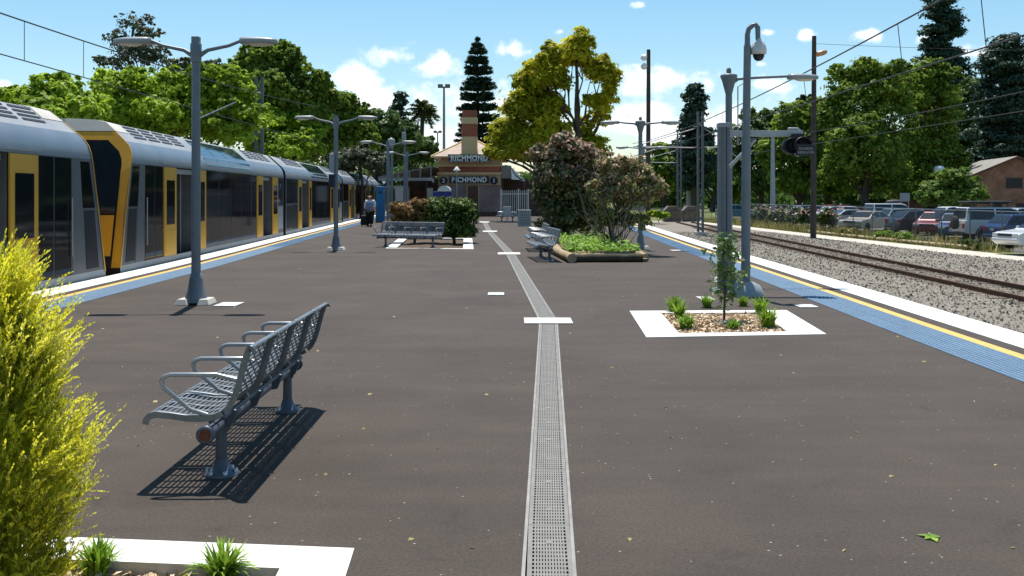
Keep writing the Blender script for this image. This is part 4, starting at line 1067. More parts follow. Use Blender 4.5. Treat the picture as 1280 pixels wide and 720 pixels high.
# picket fence
xa, xb = at(625.5, 77), at(661, 77)
t = empty('picket_fence', (xa, 77, 0), 0, 'white steel picket fence right of the station building', 'fence')
mb = MB(); n = 15
for k in range(n):
    x = .05 + (xb - xa - .1) * k / (n - 1); w = .11 if k in (0, 9, 14) else .05; hh = 2.05 if w > .06 else 1.95
    mb.box((x, 0, hh / 2), (w, .05, hh)); mb.prism([(x - w * .7, hh), (x + w * .7, hh), (x, hh + .12)], 'Y', -.025, .025)
mb.build('picket', M['white'], t); mb = MB()
for z in (.3, 1.75): mb.box(((xb - xa) / 2, .04, z), (xb - xa, .03, .07))
mb.build('rail', M['white'], t)
# low dark fence/wall continuing to the right behind the shrubs
t = empty('boundary_wall', (at(661, 79), 79, 0), 0, 'brown boundary wall continuing behind the dark burgundy shrub', 'wall')
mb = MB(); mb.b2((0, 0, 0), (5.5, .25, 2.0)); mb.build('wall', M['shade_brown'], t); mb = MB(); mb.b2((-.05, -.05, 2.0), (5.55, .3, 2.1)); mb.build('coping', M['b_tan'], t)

# ------------------------------------------------------------------ brick shed by the car park
M['shed_brick'] = brick('shed_brick', (.24, .10, .055), (.36, .17, .10), (.30, .22, .15), .7)
M['shed_roof'] = mat('shed_roof_iron', (.19, .178, .16), .7, scale=1.6, col2=(.29, .275, .25), bump=.5)
sd = empty('brick_shed', (at(1271, 105), 105, TZ), -math.atan(4.0 / 20), 'weathered brick shed with grey iron roof behind the parked cars', 'shed')
def rs(name, lo, hi, m, par=sd): mb = MB(); mb.b2(lo, hi); return mb.build(name, m, par)
hw = 3.95; ze = 5.0; za = 6.75
mb = MB(); mb.prism([(-hw, 0), (hw, 0), (hw, ze), (0, za - .1), (-hw, ze)], 'Y', 0, 21); mb.build('wall', M['shed_brick'], sd)
for s in (-1, 1):
    mb = MB(); mb.add([(0, -.45, za), (s * (hw + .45), -.45, ze - .18), (s * (hw + .45), 21.4, ze - .18), (0, 21.4, za), (0, -.45, za + .12), (s * (hw + .45), -.45, ze - .06), (s * (hw + .45), 21.4, ze - .06), (0, 21.4, za + .12)], [(0, 1, 2, 3), (4, 5, 6, 7), (0, 1, 5, 4), (1, 2, 6, 5), (2, 3, 7, 6), (3, 0, 4, 7)]); r_ = mb.build('roof', M['shed_roof'], sd)
for s in (-1, 1):
    mb = MB(); mb.add([(0, -.5, za + .13), (s * (hw + .48), -.5, ze - .05), (s * (hw + .48), -.5, ze - .28), (0, -.5, za - .12), (0, -.44, za + .13), (s * (hw + .48), -.44, ze - .05), (s * (hw + .48), -.44, ze - .28), (0, -.44, za - .12)], [(0, 1, 2, 3), (4, 5, 6, 7), (0, 1, 5, 4), (1, 2, 6, 5), (2, 3, 7, 6), (3, 0, 4, 7)]); mb.build('barge_board', M['b_brown'], sd)
for x0, x1, z0, z1, nm in ((-1.05, .55, 3.5, 4.55, 'window'), (-2.35, -1.45, 0, 1.95, 'door'), (-.05, .9, 0, 1.9, 'door')):
    w = rs(nm, (x0, -.02, z0), (x1, -.004, z1), M['black'])
    for zz in (z0, z1): rs('frame', (x0 - .06, -.045, zz - .04), (x1 + .06, -.022, zz + .04), M['b_brown'], w)
rs('lintel', (-2.5, -.06, 1.98), (-1.3, -.003, 2.16), M['b_tan'])
lt = empty('lean_to', (at(1148, 118), 118, TZ), -.2, 'low brick lean-to with sloping roof left of the shed', 'shed')
mb = MB(); mb.prism([(-1.8, 0), (4, 0), (4, 4.6), (-1.8, 3.1)], 'Y', 0, 6); mb.build('wall', M['shed_brick'], lt)
mb = MB(); mb.prism([(-2.2, 3.05), (4.2, 4.75), (4.2, 4.88), (-2.2, 3.18)], 'Y', -.3, 6.3); mb.build('roof', M['shed_roof'], lt)
t = empty('roof_vent', (at(1174, 112), 112, TZ), 0, 'white rooftop box on a post showing above the green bush', 'vent')
mb = MB(); mb.lathe([(.1, 0), (.1, 5.2), (.55, 5.3), (.62, 5.7), (.4, 6.0), (.1, 6.05)], seg=14); mb.build('cowl', M['sign_white'], t)
t = empty('notice_board', (at(1131, 100), 100, TZ), 0, 'pale blank board on posts between the trees and the lean-to', 'notice board')
mb = MB(); mb.box((0, 0, 2.55), (.95, .08, .85)); mb.build('panel', M['head'], t); mb = MB()
for s in (-1, 1): mb.tube([(s * .4, .05, 0), (s * .4, .05, 2.6)], .04, 6)
mb.build('post', M['galv'], t)

# ------------------------------------------------------------------ chain link fence along the car park
def chainlink():
    m = bpy.data.materials.new('chain_link'); m.use_nodes = True; nt = m.node_tree; b = nt.nodes['Principled BSDF']; L = nt.links.new
    b.inputs['Base Color'].default_value = (.07, .075, .08, 1); b.inputs['Metallic'].default_value = .1; b.inputs['Roughness'].default_value = .5
    tc = _n(nt, 'ShaderNodeTexCoord'); sp = _n(nt, 'ShaderNodeSeparateXYZ'); L(tc.outputs['Object'], sp.inputs[0]); res = []
    for op in ('ADD', 'SUBTRACT'):
        a = _n(nt, 'ShaderNodeMath', operation=op); L(sp.outputs[0], a.inputs[0]); L(sp.outputs[2], a.inputs[1])
        s = _n(nt, 'ShaderNodeMath', operation='MULTIPLY'); L(a.outputs[0], s.inputs[0]); s.inputs[1].default_value = 14.
        f = _n(nt, 'ShaderNodeMath', operation='FRACT'); L(s.outputs[0], f.inputs[0])
        l = _n(nt, 'ShaderNodeMath', operation='LESS_THAN'); L(f.outputs[0], l.inputs[0]); l.inputs[1].default_value = .13; res.append(l)
    mxn = _n(nt, 'ShaderNodeMath', operation='MAXIMUM'); L(res[0].outputs[0], mxn.inputs[0]); L(res[1].outputs[0], mxn.inputs[1])
    tr = _n(nt, 'ShaderNodeBsdfTransparent'); ms = _n(nt, 'ShaderNodeMixShader'); L(mxn.outputs[0], ms.inputs[0]); L(tr.outputs[0], ms.inputs[1]); L(b.outputs[0], ms.inputs[2]); L(ms.outputs[0], nt.nodes['Material Output'].inputs['Surface'])
    return m
M['chain'] = chainlink()
def fence(a, b, hgt, npost, label, z=TZ):
    a = Vector((a[0], a[1], z)); b = Vector((b[0], b[1], z)); L = (b - a).length
    t = empty('chain_link_fence', a, math.atan2(b.y - a.y, b.x - a.x), label, 'fence')
    mb = MB(); mb.quad((0, 0, .02), (L, 0, .02), (L, 0, hgt), (0, 0, hgt)); mb.build('mesh', M['chain'], t)
    for k in range(npost): mb = MB(); mb.tube([(L * k / (npost - 1), .03, 0), (L * k / (npost - 1), .03, hgt + .05)], .035, 8); mb.build('post', M['pole'], t)
    mb = MB(); mb.tube([(0, .03, hgt), (L, .03, hgt)], .022, 6); mb.build('top_rail', M['pole'], t)
fence((21.6, 92), (24.6, 40), 1.95, 18, 'chain link fence in front of the parked cars')
fence((24, 118), (60, 121), 1.5, 13, 'far chain link fence along the oval behind the car park')
fence((9.5, 119), (23.6, 118), 1.2, 8, 'low fence before the grass behind the buffer stops')
mb = MB(); mb.tube([(21.75, 74, .09), (21.9, 66, .1), (22.6, 56, .1), (23.3, 50.2, .1)], .11, 10); o = mb.build('edging_pipe', M['log'], None, loc=(0, 0, TZ)); tag(o, 'long yellowish pipe lying along the grass edge of the pale path', 'pipe')

# ------------------------------------------------------------------ cars
M['tyre'] = M['rubber']; M['rim'] = mat('rim', (.35, .35, .36), .35, .6)
M['c_glass'] = mat('car_glass', (.010, .014, .018), .06, scale=1., col2=(.014, .018, .022), spec=.7)
M['taillight'] = mat('taillight', (.42, .012, .01), .25); M['headl'] = mat('headlight_glass', (.6, .6, .6), .15)
M['bumper'] = mat('bumper_dark', (.04, .04, .045), .6)
def paint(n, c): return mat('paint_' + n, c, .28, .15, .05, 1., coat=.6)
PT = {k: paint(k, c) for k, c in dict(white=(.66, .67, .67), silver=(.36, .40, .43), slate=(.15, .19, .24), dark=(.03, .036, .05), red=(.20, .03, .028), burgundy=(.055, .028, .028), blue=(.018, .05, .15), teal=(.05, .14, .17), beige=(.38, .34, .28)).items()}
KINDS = {  # lower body profile, greenhouse (belt points then roof points), length, width, wheel radius
    'sedan': dict(L=4.6, W=1.78, wr=.31, wb=(.85, 3.55), low=[(0, .35), (.02, .72), (.25, .80), (1.25, .92), (3.75, .98), (4.5, .94), (4.6, .75), (4.6, .35), (4.3, .22), (.2, .22)], gh=[(1.15, .92), (1.95, 1.38), (2.3, 1.43), (3.1, 1.41), (3.95, .98)]),
    'hatch': dict(L=4.1, W=1.74, wr=.31, wb=(.8, 3.3), low=[(0, .35), (.02, .72), (.2, .80), (1.05, .95), (3.9, 1.02), (4.05, .9), (4.1, .6), (4.08, .35), (3.9, .22), (.2, .22)], gh=[(.95, .95), (1.75, 1.45), (2.2, 1.51), (3.3, 1.47), (3.92, 1.02)]),
    'wagon': dict(L=4.8, W=1.84, wr=.33, wb=(.88, 3.7), low=[(0, .38), (.02, .78), (.25, .88), (1.25, .99), (4.65, 1.04), (4.78, .9), (4.8, .5), (4.78, .38), (4.6, .25), (.2, .25)], gh=[(1.15, .99), (1.95, 1.5), (2.4, 1.56), (4.2, 1.54), (4.66, 1.04)]),
    'offroader': dict(L=4.7, W=1.88, wr=.39, wb=(.85, 3.6), low=[(0, .55), (.0, .95), (.12, 1.08), (1.35, 1.14), (4.62, 1.16), (4.66, .95), (4.68, .5), (4.4, .42), (.3, .42)], gh=[(1.3, 1.14), (1.75, 1.78), (2.1, 1.86), (4.4, 1.86), (4.58, 1.16)]),
    'ute': dict(L=4.9, W=1.8, wr=.35, wb=(.9, 3.9), low=[(0, .45), (.02, .85), (.2, .95), (1.3, 1.02), (4.85, 1.04), (4.9, .9), (4.9, .5), (4.6, .36), (.3, .36)], gh=[(1.25, 1.02), (1.9, 1.55), (2.3, 1.62), (2.85, 1.6), (3.1, 1.04)]),
}
def car(kind, col, loc, rz, label, extras=()):
    K = KINDS[kind]; L, W = K['L'], K['W']
    t = empty('parked_car', loc, rz, label, 'car', 'cars parked behind the chain link fence')
    mb = MB(); hw = W / 2
    low = [(x - L / 2, z) for x, z in K['low']]; gh = [(x - L / 2, z) for x, z in K['gh']]
    mb.prism(low, 'Y', -hw, hw)
    zb = gh[0][1]; zr = max(z for _, z in gh)
    def wy(z): return hw - .02 - .20 * max(0, (z - zb)) / (zr - zb)
    n = len(gh); vs = [(x, -wy(z), z - .01) for x, z in gh] + [(x, wy(z), z - .01) for x, z in gh]
    mb.add(vs, [tuple(range(n)), tuple(range(n, 2 * n))] + [(i, i + 1, n + i + 1, n + i) for i in range(n - 1)])
    mb.build('body', PT[col], t, bevel=.055, seg=3)
    # side glass: inset of the greenhouse outline, split at a pillar
    def sidewin(xa, xb):
        xs = np.linspace(xa, xb, 8); X = [p[0] for p in gh]; Z = [p[1] for p in gh]
        top = [(x, float(np.interp(x, X, Z)) - .09) for x in xs]; bot = [(x, zb + .05) for x in xs]
        for s in (-1, 1):
            mb = MB(); vs = [(x, s * (wy(z) + .012), z) for x, z in bot] + [(x, s * (wy(z) + .012), max(z, zb + .06)) for x, z in top]
            mb.add(vs, [(i, i + 1, 9 + i, 8 + i) for i in range(7)]); mb.build('side_window', M['c_glass'], t)
    xa, xb = gh[0][0] + .22, gh[-1][0] - .2; xm = (xa + xb) / 2
    if kind == 'ute': sidewin(xa, xb)
    else: sidewin(xa, xm - .05); sidewin(xm + .05, xb)
    def slope(i, j, nm):
        (x0, z0), (x1, z1) = gh[i], gh[j]; a, b = .14, .9; dx, dz = x1 - x0, z1 - z0; l = math.hypot(dx, dz); nx, nz = -dz / l * .014, dx / l * .014
        if i > j: nx, nz = -nx, -nz
        p = [(x0 + dx * f + nx, z0 + dz * f + nz) for f in (a, b)]
        mb = MB(); mb.quad((p[0][0], -wy(p[0][1]) + .09, p[0][1]), (p[0][0], wy(p[0][1]) - .09, p[0][1]), (p[1][0], wy(p[1][1]) - .06, p[1][1]), (p[1][0], -wy(p[1][1]) + .06, p[1][1])); mb.build(nm, M['c_glass'], t)
    slope(0, 1, 'windscreen'); slope(n - 1, n - 2, 'rear_window')
    for x in K['wb']:
        for s in (-1, 1):
            mb = MB(); r = K['wr']; mb.lathe([(r * .62, -.09), (r * .96, -.09), (r, -.05), (r, .05), (r * .96, .09), (r * .62, .09)], (0, 0, 0), 20, axis='Y'); w = mb.build('wheel', M['tyre'], t, loc=(x - L / 2, s * (hw - .07), r))
            mb = MB(); mb.lathe([(r * .62, s * .085), (r * .5, s * .06), (r * .2, s * .075), (.02, s * .08)], (0, 0, 0), 16, axis='Y'); mb.build('rim', M['rim'], w)
            mb = MB(); ar = [(x - L / 2 + (r + .06) * math.cos(a), s * (hw + .004), r + (r + .06) * math.sin(a)) for a in np.linspace(0, math.pi, 11)]; mb.tube(ar, .035, 6); mb.build('wheel_arch', M['bumper'] if kind == 'offroader' else PT[col], t)
    zl = low[2][1] - .12
    for s in (-1, 1):
        mb = MB(); mb.box((-L / 2 + .03, s * (hw - .22), zl), (.08, .34, .14)); mb.build('headlight', M['headl'], t, bevel=.02)
        mb = MB(); mb.box((L / 2 - .04, s * (hw - .13), low[5][1] - .10), (.09, .2, .26 if kind in ('wagon', 'offroader', 'hatch') else .15)); mb.build('taillight', M['taillight'], t, bevel=.02)
        mb = MB(); mb.box((gh[0][0] + .35, s * (hw + .09), zb + .08), (.12, .16, .12)); mb.build('mirror', PT[col], t, bevel=.03)
    mb = MB(); mb.box((-L / 2 + .0, 0, zl), (.06, W * .5, .12)); mb.build('grille', M['bumper'], t)
    for s in (-1, 1): mb = MB(); mb.box((s * (L / 2), 0, .45), (.12, W * .96, .16)); mb.build('bumper', M['bumper'] if kind == 'offroader' else PT[col], t, bevel=.04)
    mb = MB(); mb.box((L / 2 + .03, 0, .78 if kind != 'sedan' else .74), (.02, .36, .11)); mb.build('number_plate', M['headl'], t)
    if 'rack' in extras:
        mb = MB()
        for x in (-.1, .9, 1.7): mb.tube([(x, -.75, zr + .02), (x, -.72, zr + .2), (x, .72, zr + .2), (x, .75, zr + .02)], .03, 6)
        mb.build('roof_rack', M['bumper'], t); mb = MB(); mb.box((.8, 0, zr + .27), (2.3, 1.5, .1)); mb.build('rack_tray', M['bumper'], t, bevel=.03)
    if 'spare' in extras:
        mb = MB(); mb.lathe([(.25, -.1), (.36, -.09), (.37, .08), (.1, .1)], (L / 2 + .12, .1, 1.02), 20, axis='X'); mb.build('spare_wheel', M['tyre'], t)
    if 'bike' in extras:
        mb = MB(); mb.lathe([(.3, -.5), (.32, .0), (.18, .5)], (0, 0, 0), 12, axis='X'); mb.v = [(v[0] + .1, v[1], zr + .1 + v[2] * .6) for v in mb.v]; mb.build('roof_load', M['bumper'], t)
    if 'lightbar' in extras:
        mb = MB(); mb.box((-.1, 0, zr + .08), (.3, 1.1, .16)); mb.build('beacon_bar', M['orange_red'], t, bevel=.04)
    return t
M['orange_red'] = mat('orange_red_roof', (.55, .09, .04), .4)
def cp(px, D): return (at(px, D), D, CZ)
car('wagon', 'white', cp(1040, 88), R(8), 'white wagon at the left end beside the timber pole')
car('sedan', 'silver', cp(1057, 77), R(6), 'silver blue sedan parked in front of the white wagon')
car('sedan', 'beige', cp(1084, 70), R(40), 'pale grey sedan nosing toward the fence beside the white off-roader')
car('offroader', 'white', cp(1117, 79), R(190), 'white off-roader with spare wheel, in the middle of the row', ('spare', 'bike'))
car('wagon', 'silver', cp(1139, 72.5), R(188), 'silver wagon half hidden behind the dark hatchback')
car('hatch', 'dark', cp(1150, 66), R(192), 'dark navy hatchback with red tail lights left of the red car')
car('hatch', 'red', cp(1170, 63), R(52), 'red hatchback facing the fence')
car('wagon', 'burgundy', cp(1204, 63), R(190), 'dark burgundy wagon beside the red hatchback')
car('ute', 'white', cp(1186, 80), R(10), 'white pickup behind the red hatchback')
car('hatch', 'blue', cp(1196, 58), R(62), 'small blue hatchback low against the fence before the burgundy wagon')
car('offroader', 'white', cp(1249, 54.5), R(180), 'white off-roader with loaded roof rack, tallest in the row', ('rack', 'spare'))
car('wagon', 'blue', cp(1298, 50.5), R(184), 'bright blue wagon in front of the roof racked off-roader')
car('sedan', 'white', cp(1310, 46.5), R(12), 'white sedan cut off by the right edge, bonnet facing the fence')
car('hatch', 'teal', cp(921, 108), R(185), 'teal hatchback alone behind the sapling')
car('wagon', 'slate', cp(1002, 96), R(10), 'slate blue wagon behind the rose bushes')
car('hatch', 'red', cp(1036, 108), R(10), 'red hatchback showing only its roof behind the white wagon'); car('hatch', 'red', cp(1063, 106), R(175), 'red hatchback showing its roof behind the silver blue sedan')
car('hatch', 'silver', cp(1268, 80), R(20), 'silver hatchback behind the roof racked off-roader')
car('sedan', 'dark', cp(1098, 98), R(15), 'dark sedan behind the white off-roader with spare wheel')
# ------------------------------------------------------------------ foliage
GAIN = 1.95
LM = dict(
    bright=leafmat('leaf_bright', [(.06, .10, .008), (.155, .225, .016), (.30, .38, .04)], .52, .5),
    bush=leafmat('leaf_feathery_bush', [(.03, .06, .01), (.075, .125, .018), (.16, .22, .04)], .42, .8),
    mid=leafmat('leaf_mid', [(.040, .070, .010), (.095, .145, .017), (.19, .24, .032)], .5, .4),
    deep=leafmat('leaf_deep', [(.020, .042, .012), (.044, .080, .018), (.095, .140, .03)], .38, .35),
    pine=leafmat('needle_pine', [(.011, .024, .016), (.022, .042, .027), (.042, .068, .038)], .12, .5),
    gum=leafmat('leaf_gum', [(.03, .04, .02), (.055, .065, .035), (.08, .09, .05)], .25, .4),
    golden=leafmat('leaf_golden_tree', [(.085, .10, .008), (.235, .23, .012), (.44, .40, .025)], .58, .33, mix=.65),
    palm=leafmat('leaf_palm', [(.025, .035, .01), (.06, .075, .02), (.10, .11, .035)], .2, .5),
    burg=leafmat('leaf_burgundy', [(.02, .032, .010), (.055, .066, .022), (.13, .12, .055)], .25, 1.2, mix=.45), btip=leafmat('leaf_pinkish_tip', [(.12, .075, .04), (.26, .16, .12), (.40, .27, .22)], .3, 2.),
    sparse=leafmat('leaf_sparse', [(.05, .065, .018), (.12, .135, .035), (.30, .22, .14)], .3, 1.5, mix=.4),
    hedge=leafmat('leaf_hedge', [(.012, .024, .006), (.035, .058, .010), (.12, .17, .03)], .28, 1.5, mix=.3),
    hedgered=leafmat('leaf_hedge_red', [(.035, .035, .012), (.12, .08, .03), (.27, .15, .065)], .3, 1.5, mix=.4),
    sapling=leafmat('leaf_sapling', [(.03, .055, .014), (.06, .10, .025), (.11, .16, .05)], .25, 4.),
    tuft=leafmat('blade_tuft', [(.045, .085, .008), (.10, .17, .015), (.20, .29, .03)], .35, 4.),
    cover=leafmat('leaf_cover', [(.05, .10, .012), (.11, .19, .025), (.2, .3, .045)], .35, 2.),
    rose=leafmat('leaf_rose', [(.02, .035, .01), (.05, .075, .018), (.10, .12, .03)], .25, 1.),
    pink=leafmat('petal_pink', [(.42, .16, .14), (.6, .3, .27), (.7, .45, .42)], .3, 1.),
    dry=leafmat('grass_dry', [(.045, .06, .014), (.15, .135, .045), (.30, .24, .10)], .25, .5),
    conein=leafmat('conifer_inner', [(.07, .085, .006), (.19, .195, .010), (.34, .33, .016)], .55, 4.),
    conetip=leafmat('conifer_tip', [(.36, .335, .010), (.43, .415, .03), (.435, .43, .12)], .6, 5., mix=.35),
)
def tree(label, D, base_px, lobes, m, leaf=.26, n=9000, trunk_r=.25, name='tree', z0=TZ, bark='bark', group='trees around the station', csize=.3, fill=.15, seed=None, limbs=True, cat='tree', up=.35, flat=.6, per=26, shell=.55, aspect=1.6, depth=.85, nsub=5, tip=None):
    """lobes: crown masses as (px, py, rx, ry[, nearer/farther m]) measured at distance D"""
    if name == 'tree': leaf *= .68; n = int(n * 1.9); per = int(per * 1.25)
    rng = np.random.default_rng(seed if seed is not None else abs(hash(label)) % 2**31 if False else sum(map(ord, label)))
    bx = at(base_px, D); t = empty(name, (bx, D, z0), 0, label, cat, group)
    k = D / F; W = []
    for l in lobes:
        dd = l[4] if len(l) > 4 else (rng.random() - .5) * l[2] * k * .9
        kk = (D + dd) / F
        W.append((at(l[0], D + dd) - bx, dd, zat(l[1], D + dd) - z0, l[2] * kk, l[2] * kk * depth, l[3] * kk))
    S = []
    for w in W:                                      # break every mass into a core and uneven bosses
        S.append((w[0], w[1], w[2], w[3] * .82, w[4] * .82, w[5] * .82))
        for q in range(nsub):
            d = rng.normal(size=3); d /= np.linalg.norm(d); d[2] = d[2] if d[2] > -.4 else -d[2]; e = rng.uniform(.30, .52); o_ = rng.uniform(.72, .98)
            S.append((w[0] + d[0] * w[3] * o_, w[1] + d[1] * w[4] * o_, w[2] + d[2] * w[5] * o_, w[3] * e, w[4] * e, w[5] * e))
    W0, W = W, S
    area = np.array([w[3] * w[5] + w[3] * w[4] for w in W]); share = area / area.sum()
    Ps = []; Ns = []
    for w, s in zip(W, share):
        P, N = lobe_leaves(rng, w, int(n * s), csize, fill, up=up, flat=flat, per=per, shell=shell); Ps.append(P); Ns.append(N)
    P = np.vstack(Ps); N = np.vstack(Ns)
    keep = P[:, 2] > .25; P, N = P[keep], N[keep]; W = W0
    if tip:
        hz = P[:, 2] / P[:, 2].max(); mi = (rng.random(len(P)) < tip[1] * np.clip((hz - tip[2]) / (1 - tip[2]), 0, 1)).astype(int); np_mesh('crown', leaves(rng, P, N, leaf, aspect), 4, [LM[m], LM[tip[0]]], t, mi)
    else: np_mesh('crown', leaves(rng, P, N, leaf, aspect, .55), 4, LM[m], t)
    mb = MB(); top = max(W, key=lambda w: w[2]); zt = top[2]
    def path(a, b, r0, r1, wig=.06, nseg=6):
        a, b = Vector(a), Vector(b); L = (b - a).length; pts = []
        for i in range(nseg + 1):
            f = i / nseg; p = a.lerp(b, f)
            if 0 < i < nseg: p += Vector((random.uniform(-1, 1), random.uniform(-1, 1), 0)) * L * wig * .5
            pts.append(p)
        mb.tube(pts, [r0 + (r1 - r0) * i / nseg for i in range(nseg + 1)], 7)
        return pts
    main = path((0, 0, 0), (top[0] * .6, top[1] * .6, zt), trunk_r, trunk_r * .25)
    if limbs:
        for w in W:
            f = min(.8, max(.2, (w[2] - w[5] * .8) / zt * .7)); i = int(f * 6); a = main[i]
            pts = path(a, w[:3], trunk_r * (1 - f) * .6 + .02, trunk_r * .08, .12)
            for q in range(3):
                d = rng.normal(size=3); d /= np.linalg.norm(d); e = (w[0] + d[0] * w[3] * .8, w[1] + d[1] * w[4] * .8, w[2] + abs(d[2]) * w[5] * .8)
                path(pts[3 + q % 3], e, trunk_r * .14, trunk_r * .03, .12, 4)
    mb.build('trunk', M[bark], t)
    return t
# left hand belt of trees behind the train, near to far
GT_ = 'trees in the belt behind the train'
tree('low bright green tree at the far left edge above the nearest carriage', 30, 60, [(30, 128, 34, 20), (75, 122, 40, 24), (110, 135, 34, 26), (70, 150, 70, 26)], 'bright', .15, 9000, .2, group=GT_, csize=.24)
tree('spreading bright green tree behind the nearest lamp post', 44, 205, [(140, 118, 40, 26), (185, 108, 44, 28), (235, 112, 46, 30), (285, 122, 44, 32), (160, 150, 60, 34), (225, 155, 70, 36), (290, 160, 50, 40), (120, 150, 40, 30)], 'bright', .19, 24000, .35, group=GT_, csize=.22)
tree('tall thin crowned gum tree rising behind the bright green trees at far left', 75, 168, [(168, 32, 22, 18), (150, 52, 20, 18), (186, 50, 20, 18), (168, 68, 34, 18), (140, 82, 24, 14), (196, 76, 20, 16)], 'gum', .20, 3000, .3, group=GT_, csize=.34, fill=.04, shell=.25, nsub=4, per=16)
tree('reddish brown topped tree just showing right of the nearest lamp head', 90, 250, [(222, 82, 20, 10), (262, 88, 24, 12), (245, 100, 40, 16)], 'burg', .3, 2500, .3, group=GT_)
tree('tall dark green tree right of the nearest lamp post', 62, 335, [(330, 82, 34, 24), (300, 92, 26, 24), (365, 80, 28, 20), (352, 62, 20, 14), (390, 105, 24, 22), (340, 118, 58, 34), (390, 135, 36, 30), (330, 150, 50, 34)], 'mid', .25, 22000, .4, group=GT_, csize=.24)
tree('light green bushy tree above the second carriage', 60, 345, [(330, 160, 34, 28), (362, 168, 30, 26), (345, 185, 50, 24), (385, 180, 26, 24)], 'bright', .22, 9000, .3, group=GT_, csize=.26)
tree('rounded mid green tree behind the second left lamp post', 78, 430, [(425, 128, 26, 18), (405, 145, 30, 24), (440, 148, 24, 24), (420, 175, 40, 32), (450, 180, 24, 28), (395, 185, 30, 30)], 'mid', .29, 13000, .4, group=GT_, csize=.26)
tree('dark leafy tree behind the third left lamp post', 92, 478, [(468, 150, 20, 16), (488, 158, 22, 18), (478, 180, 34, 26), (505, 178, 22, 22), (455, 192, 26, 26)], 'deep', .32, 9000, .4, group=GT_)
tree('dark rounded tree under the palm before the station', 112, 520, [(518, 180, 24, 12), (503, 172, 16, 12), (535, 185, 16, 12), (515, 192, 34, 22), (540, 196, 12, 14)], 'deep', .36, 9000, .4, group=GT_)
tree('brownish green wattle behind the end of the train', 70, 455, [(445, 196, 24, 16), (470, 205, 22, 12), (430, 205, 22, 14)], 'gum', .26, 4200, .2, group=GT_)
# fill of the belt, low and dark, far behind
tree('dark evergreen standing deep behind the belt of bright trees', 100, 300, [(250, 140, 50, 30), (310, 140, 60, 36), (370, 150, 60, 40), (200, 150, 50, 30), (430, 175, 50, 34)], 'deep', .36, 14000, .5, group=GT_)

# golden tree in front of the station
tree('large golden yellow tree with open branching crown before the station', 64, 716, [(722, 66, 26, 24), (700, 74, 26, 20), (750, 92, 24, 24), (765, 118, 12, 22), (748, 132, 18, 18), (690, 102, 26, 20), (672, 82, 16, 12), (668, 118, 28, 24), (648, 135, 24, 22), (680, 145, 30, 24), (640, 165, 28, 22), (628, 186, 20, 16), (665, 178, 32, 24), (700, 178, 24, 22), (732, 165, 16, 18), (735, 188, 30, 14), (752, 150, 10, 12), (616, 192, 14, 12), (648, 192, 30, 16), (690, 196, 34, 14)], 'golden', .135, 66000, .30, 'golden_tree', 0, csize=.5, fill=.06, shell=.35, up=.5, per=30, flat=.6, depth=.6, nsub=4, aspect=2.4)

# right hand trees
GR = 'trees beyond the car park'
tree('huge broad green tree behind the white off-roaders, left crown', 112, 1082, [(1085, 92, 34, 22), (1060, 108, 30, 28), (1110, 105, 30, 26), (1075, 140, 42, 40), (1115, 150, 40, 40), (1050, 160, 26, 40), (1085, 195, 52, 46), (1050, 215, 30, 34), (1110, 225, 40, 34)], 'mid', .34, 26000, .5, group=GR, csize=.24)
tree('huge broad green tree right of the first, before the tall dark pine', 118, 1160, [(1150, 92, 30, 22), (1175, 112, 24, 28), (1140, 120, 34, 34), (1170, 150, 34, 40), (1150, 190, 46, 44), (1180, 205, 30, 40), (1140, 235, 40, 30)], 'mid', .36, 20000, .5, group=GR, csize=.24)
tree('dense dark tree behind the shed roof at the right edge', 135, 1235, [(1215, 140, 26, 40), (1240, 160, 30, 44), (1210, 190, 34, 40), (1255, 190, 34, 40), (1280, 175, 30, 50), (1300, 190, 40, 50)], 'deep', .42, 15000, .5, group=GR)
tree('shaded round tree left of the timber pole with dark hanging crown', 120, 1000, [(985, 160, 26, 24), (1010, 155, 24, 26), (1000, 190, 36, 32), (975, 200, 28, 30), (1020, 215, 26, 34), (990, 228, 36, 24)], 'mid', .38, 14000, .45, group=GR)
tree('green tree filling the gap just right of the timber pole', 125, 1036, [(1034, 135, 22, 18), (1028, 160, 24, 26), (1045, 180, 24, 34), (1030, 215, 30, 36), (1050, 232, 28, 24)], 'mid', .38, 12000, .4, group=GR)
tree('dark leafy tree behind the indicator bracket arm', 135, 950, [(945, 155, 24, 16), (965, 165, 22, 20), (930, 175, 22, 18), (950, 195, 34, 30), (925, 210, 24, 26), (955, 228, 34, 22)], 'deep', .42, 12000, .45, group=GR)
tree('small round topped pine peeking over the trees behind the timber pole', 170, 1008, [(1006, 128, 12, 8), (1012, 140, 14, 9), (1000, 142, 12, 8), (1006, 155, 16, 10)], 'pine', .5, 2600, .4, group=GR)
tree('distant dark tree behind the buffer stops', 165, 890, [(880, 205, 20, 18), (905, 200, 20, 20), (895, 222, 28, 20), (870, 225, 16, 16)], 'deep', .5, 7500, .5, group=GR)
tree('distant mid green tree right of the golden tree', 175, 830, [(825, 190, 20, 12), (845, 192, 18, 12), (835, 208, 26, 18), (815, 212, 22, 18), (835, 228, 30, 18)], 'mid', .52, 8500, .5, group=GR)
tree('distant low tree behind the farthest right lamp', 190, 785, [(780, 212, 24, 14), (800, 218, 22, 18), (770, 226, 26, 16), (795, 236, 30, 12)], 'deep', .55, 7000, .5, group=GR)
tree('distant low tree behind the golden tree', 200, 735, [(700, 222, 40, 20), (750, 225, 40, 18), (725, 236, 50, 14)], 'deep', .6, 7000, .5, group=GR)
tree('small conical shrub on the far side of the oval', 140, 918, [(918, 238, 10, 14), (914, 246, 12, 10)], 'mid', .35, 2200, .2, group=GR)
tree('far left backdrop tree beyond the railway', 150, 60, [(20, 165, 60, 40), (110, 170, 60, 40)], 'deep', .5, 6000, .5, group=GT_)
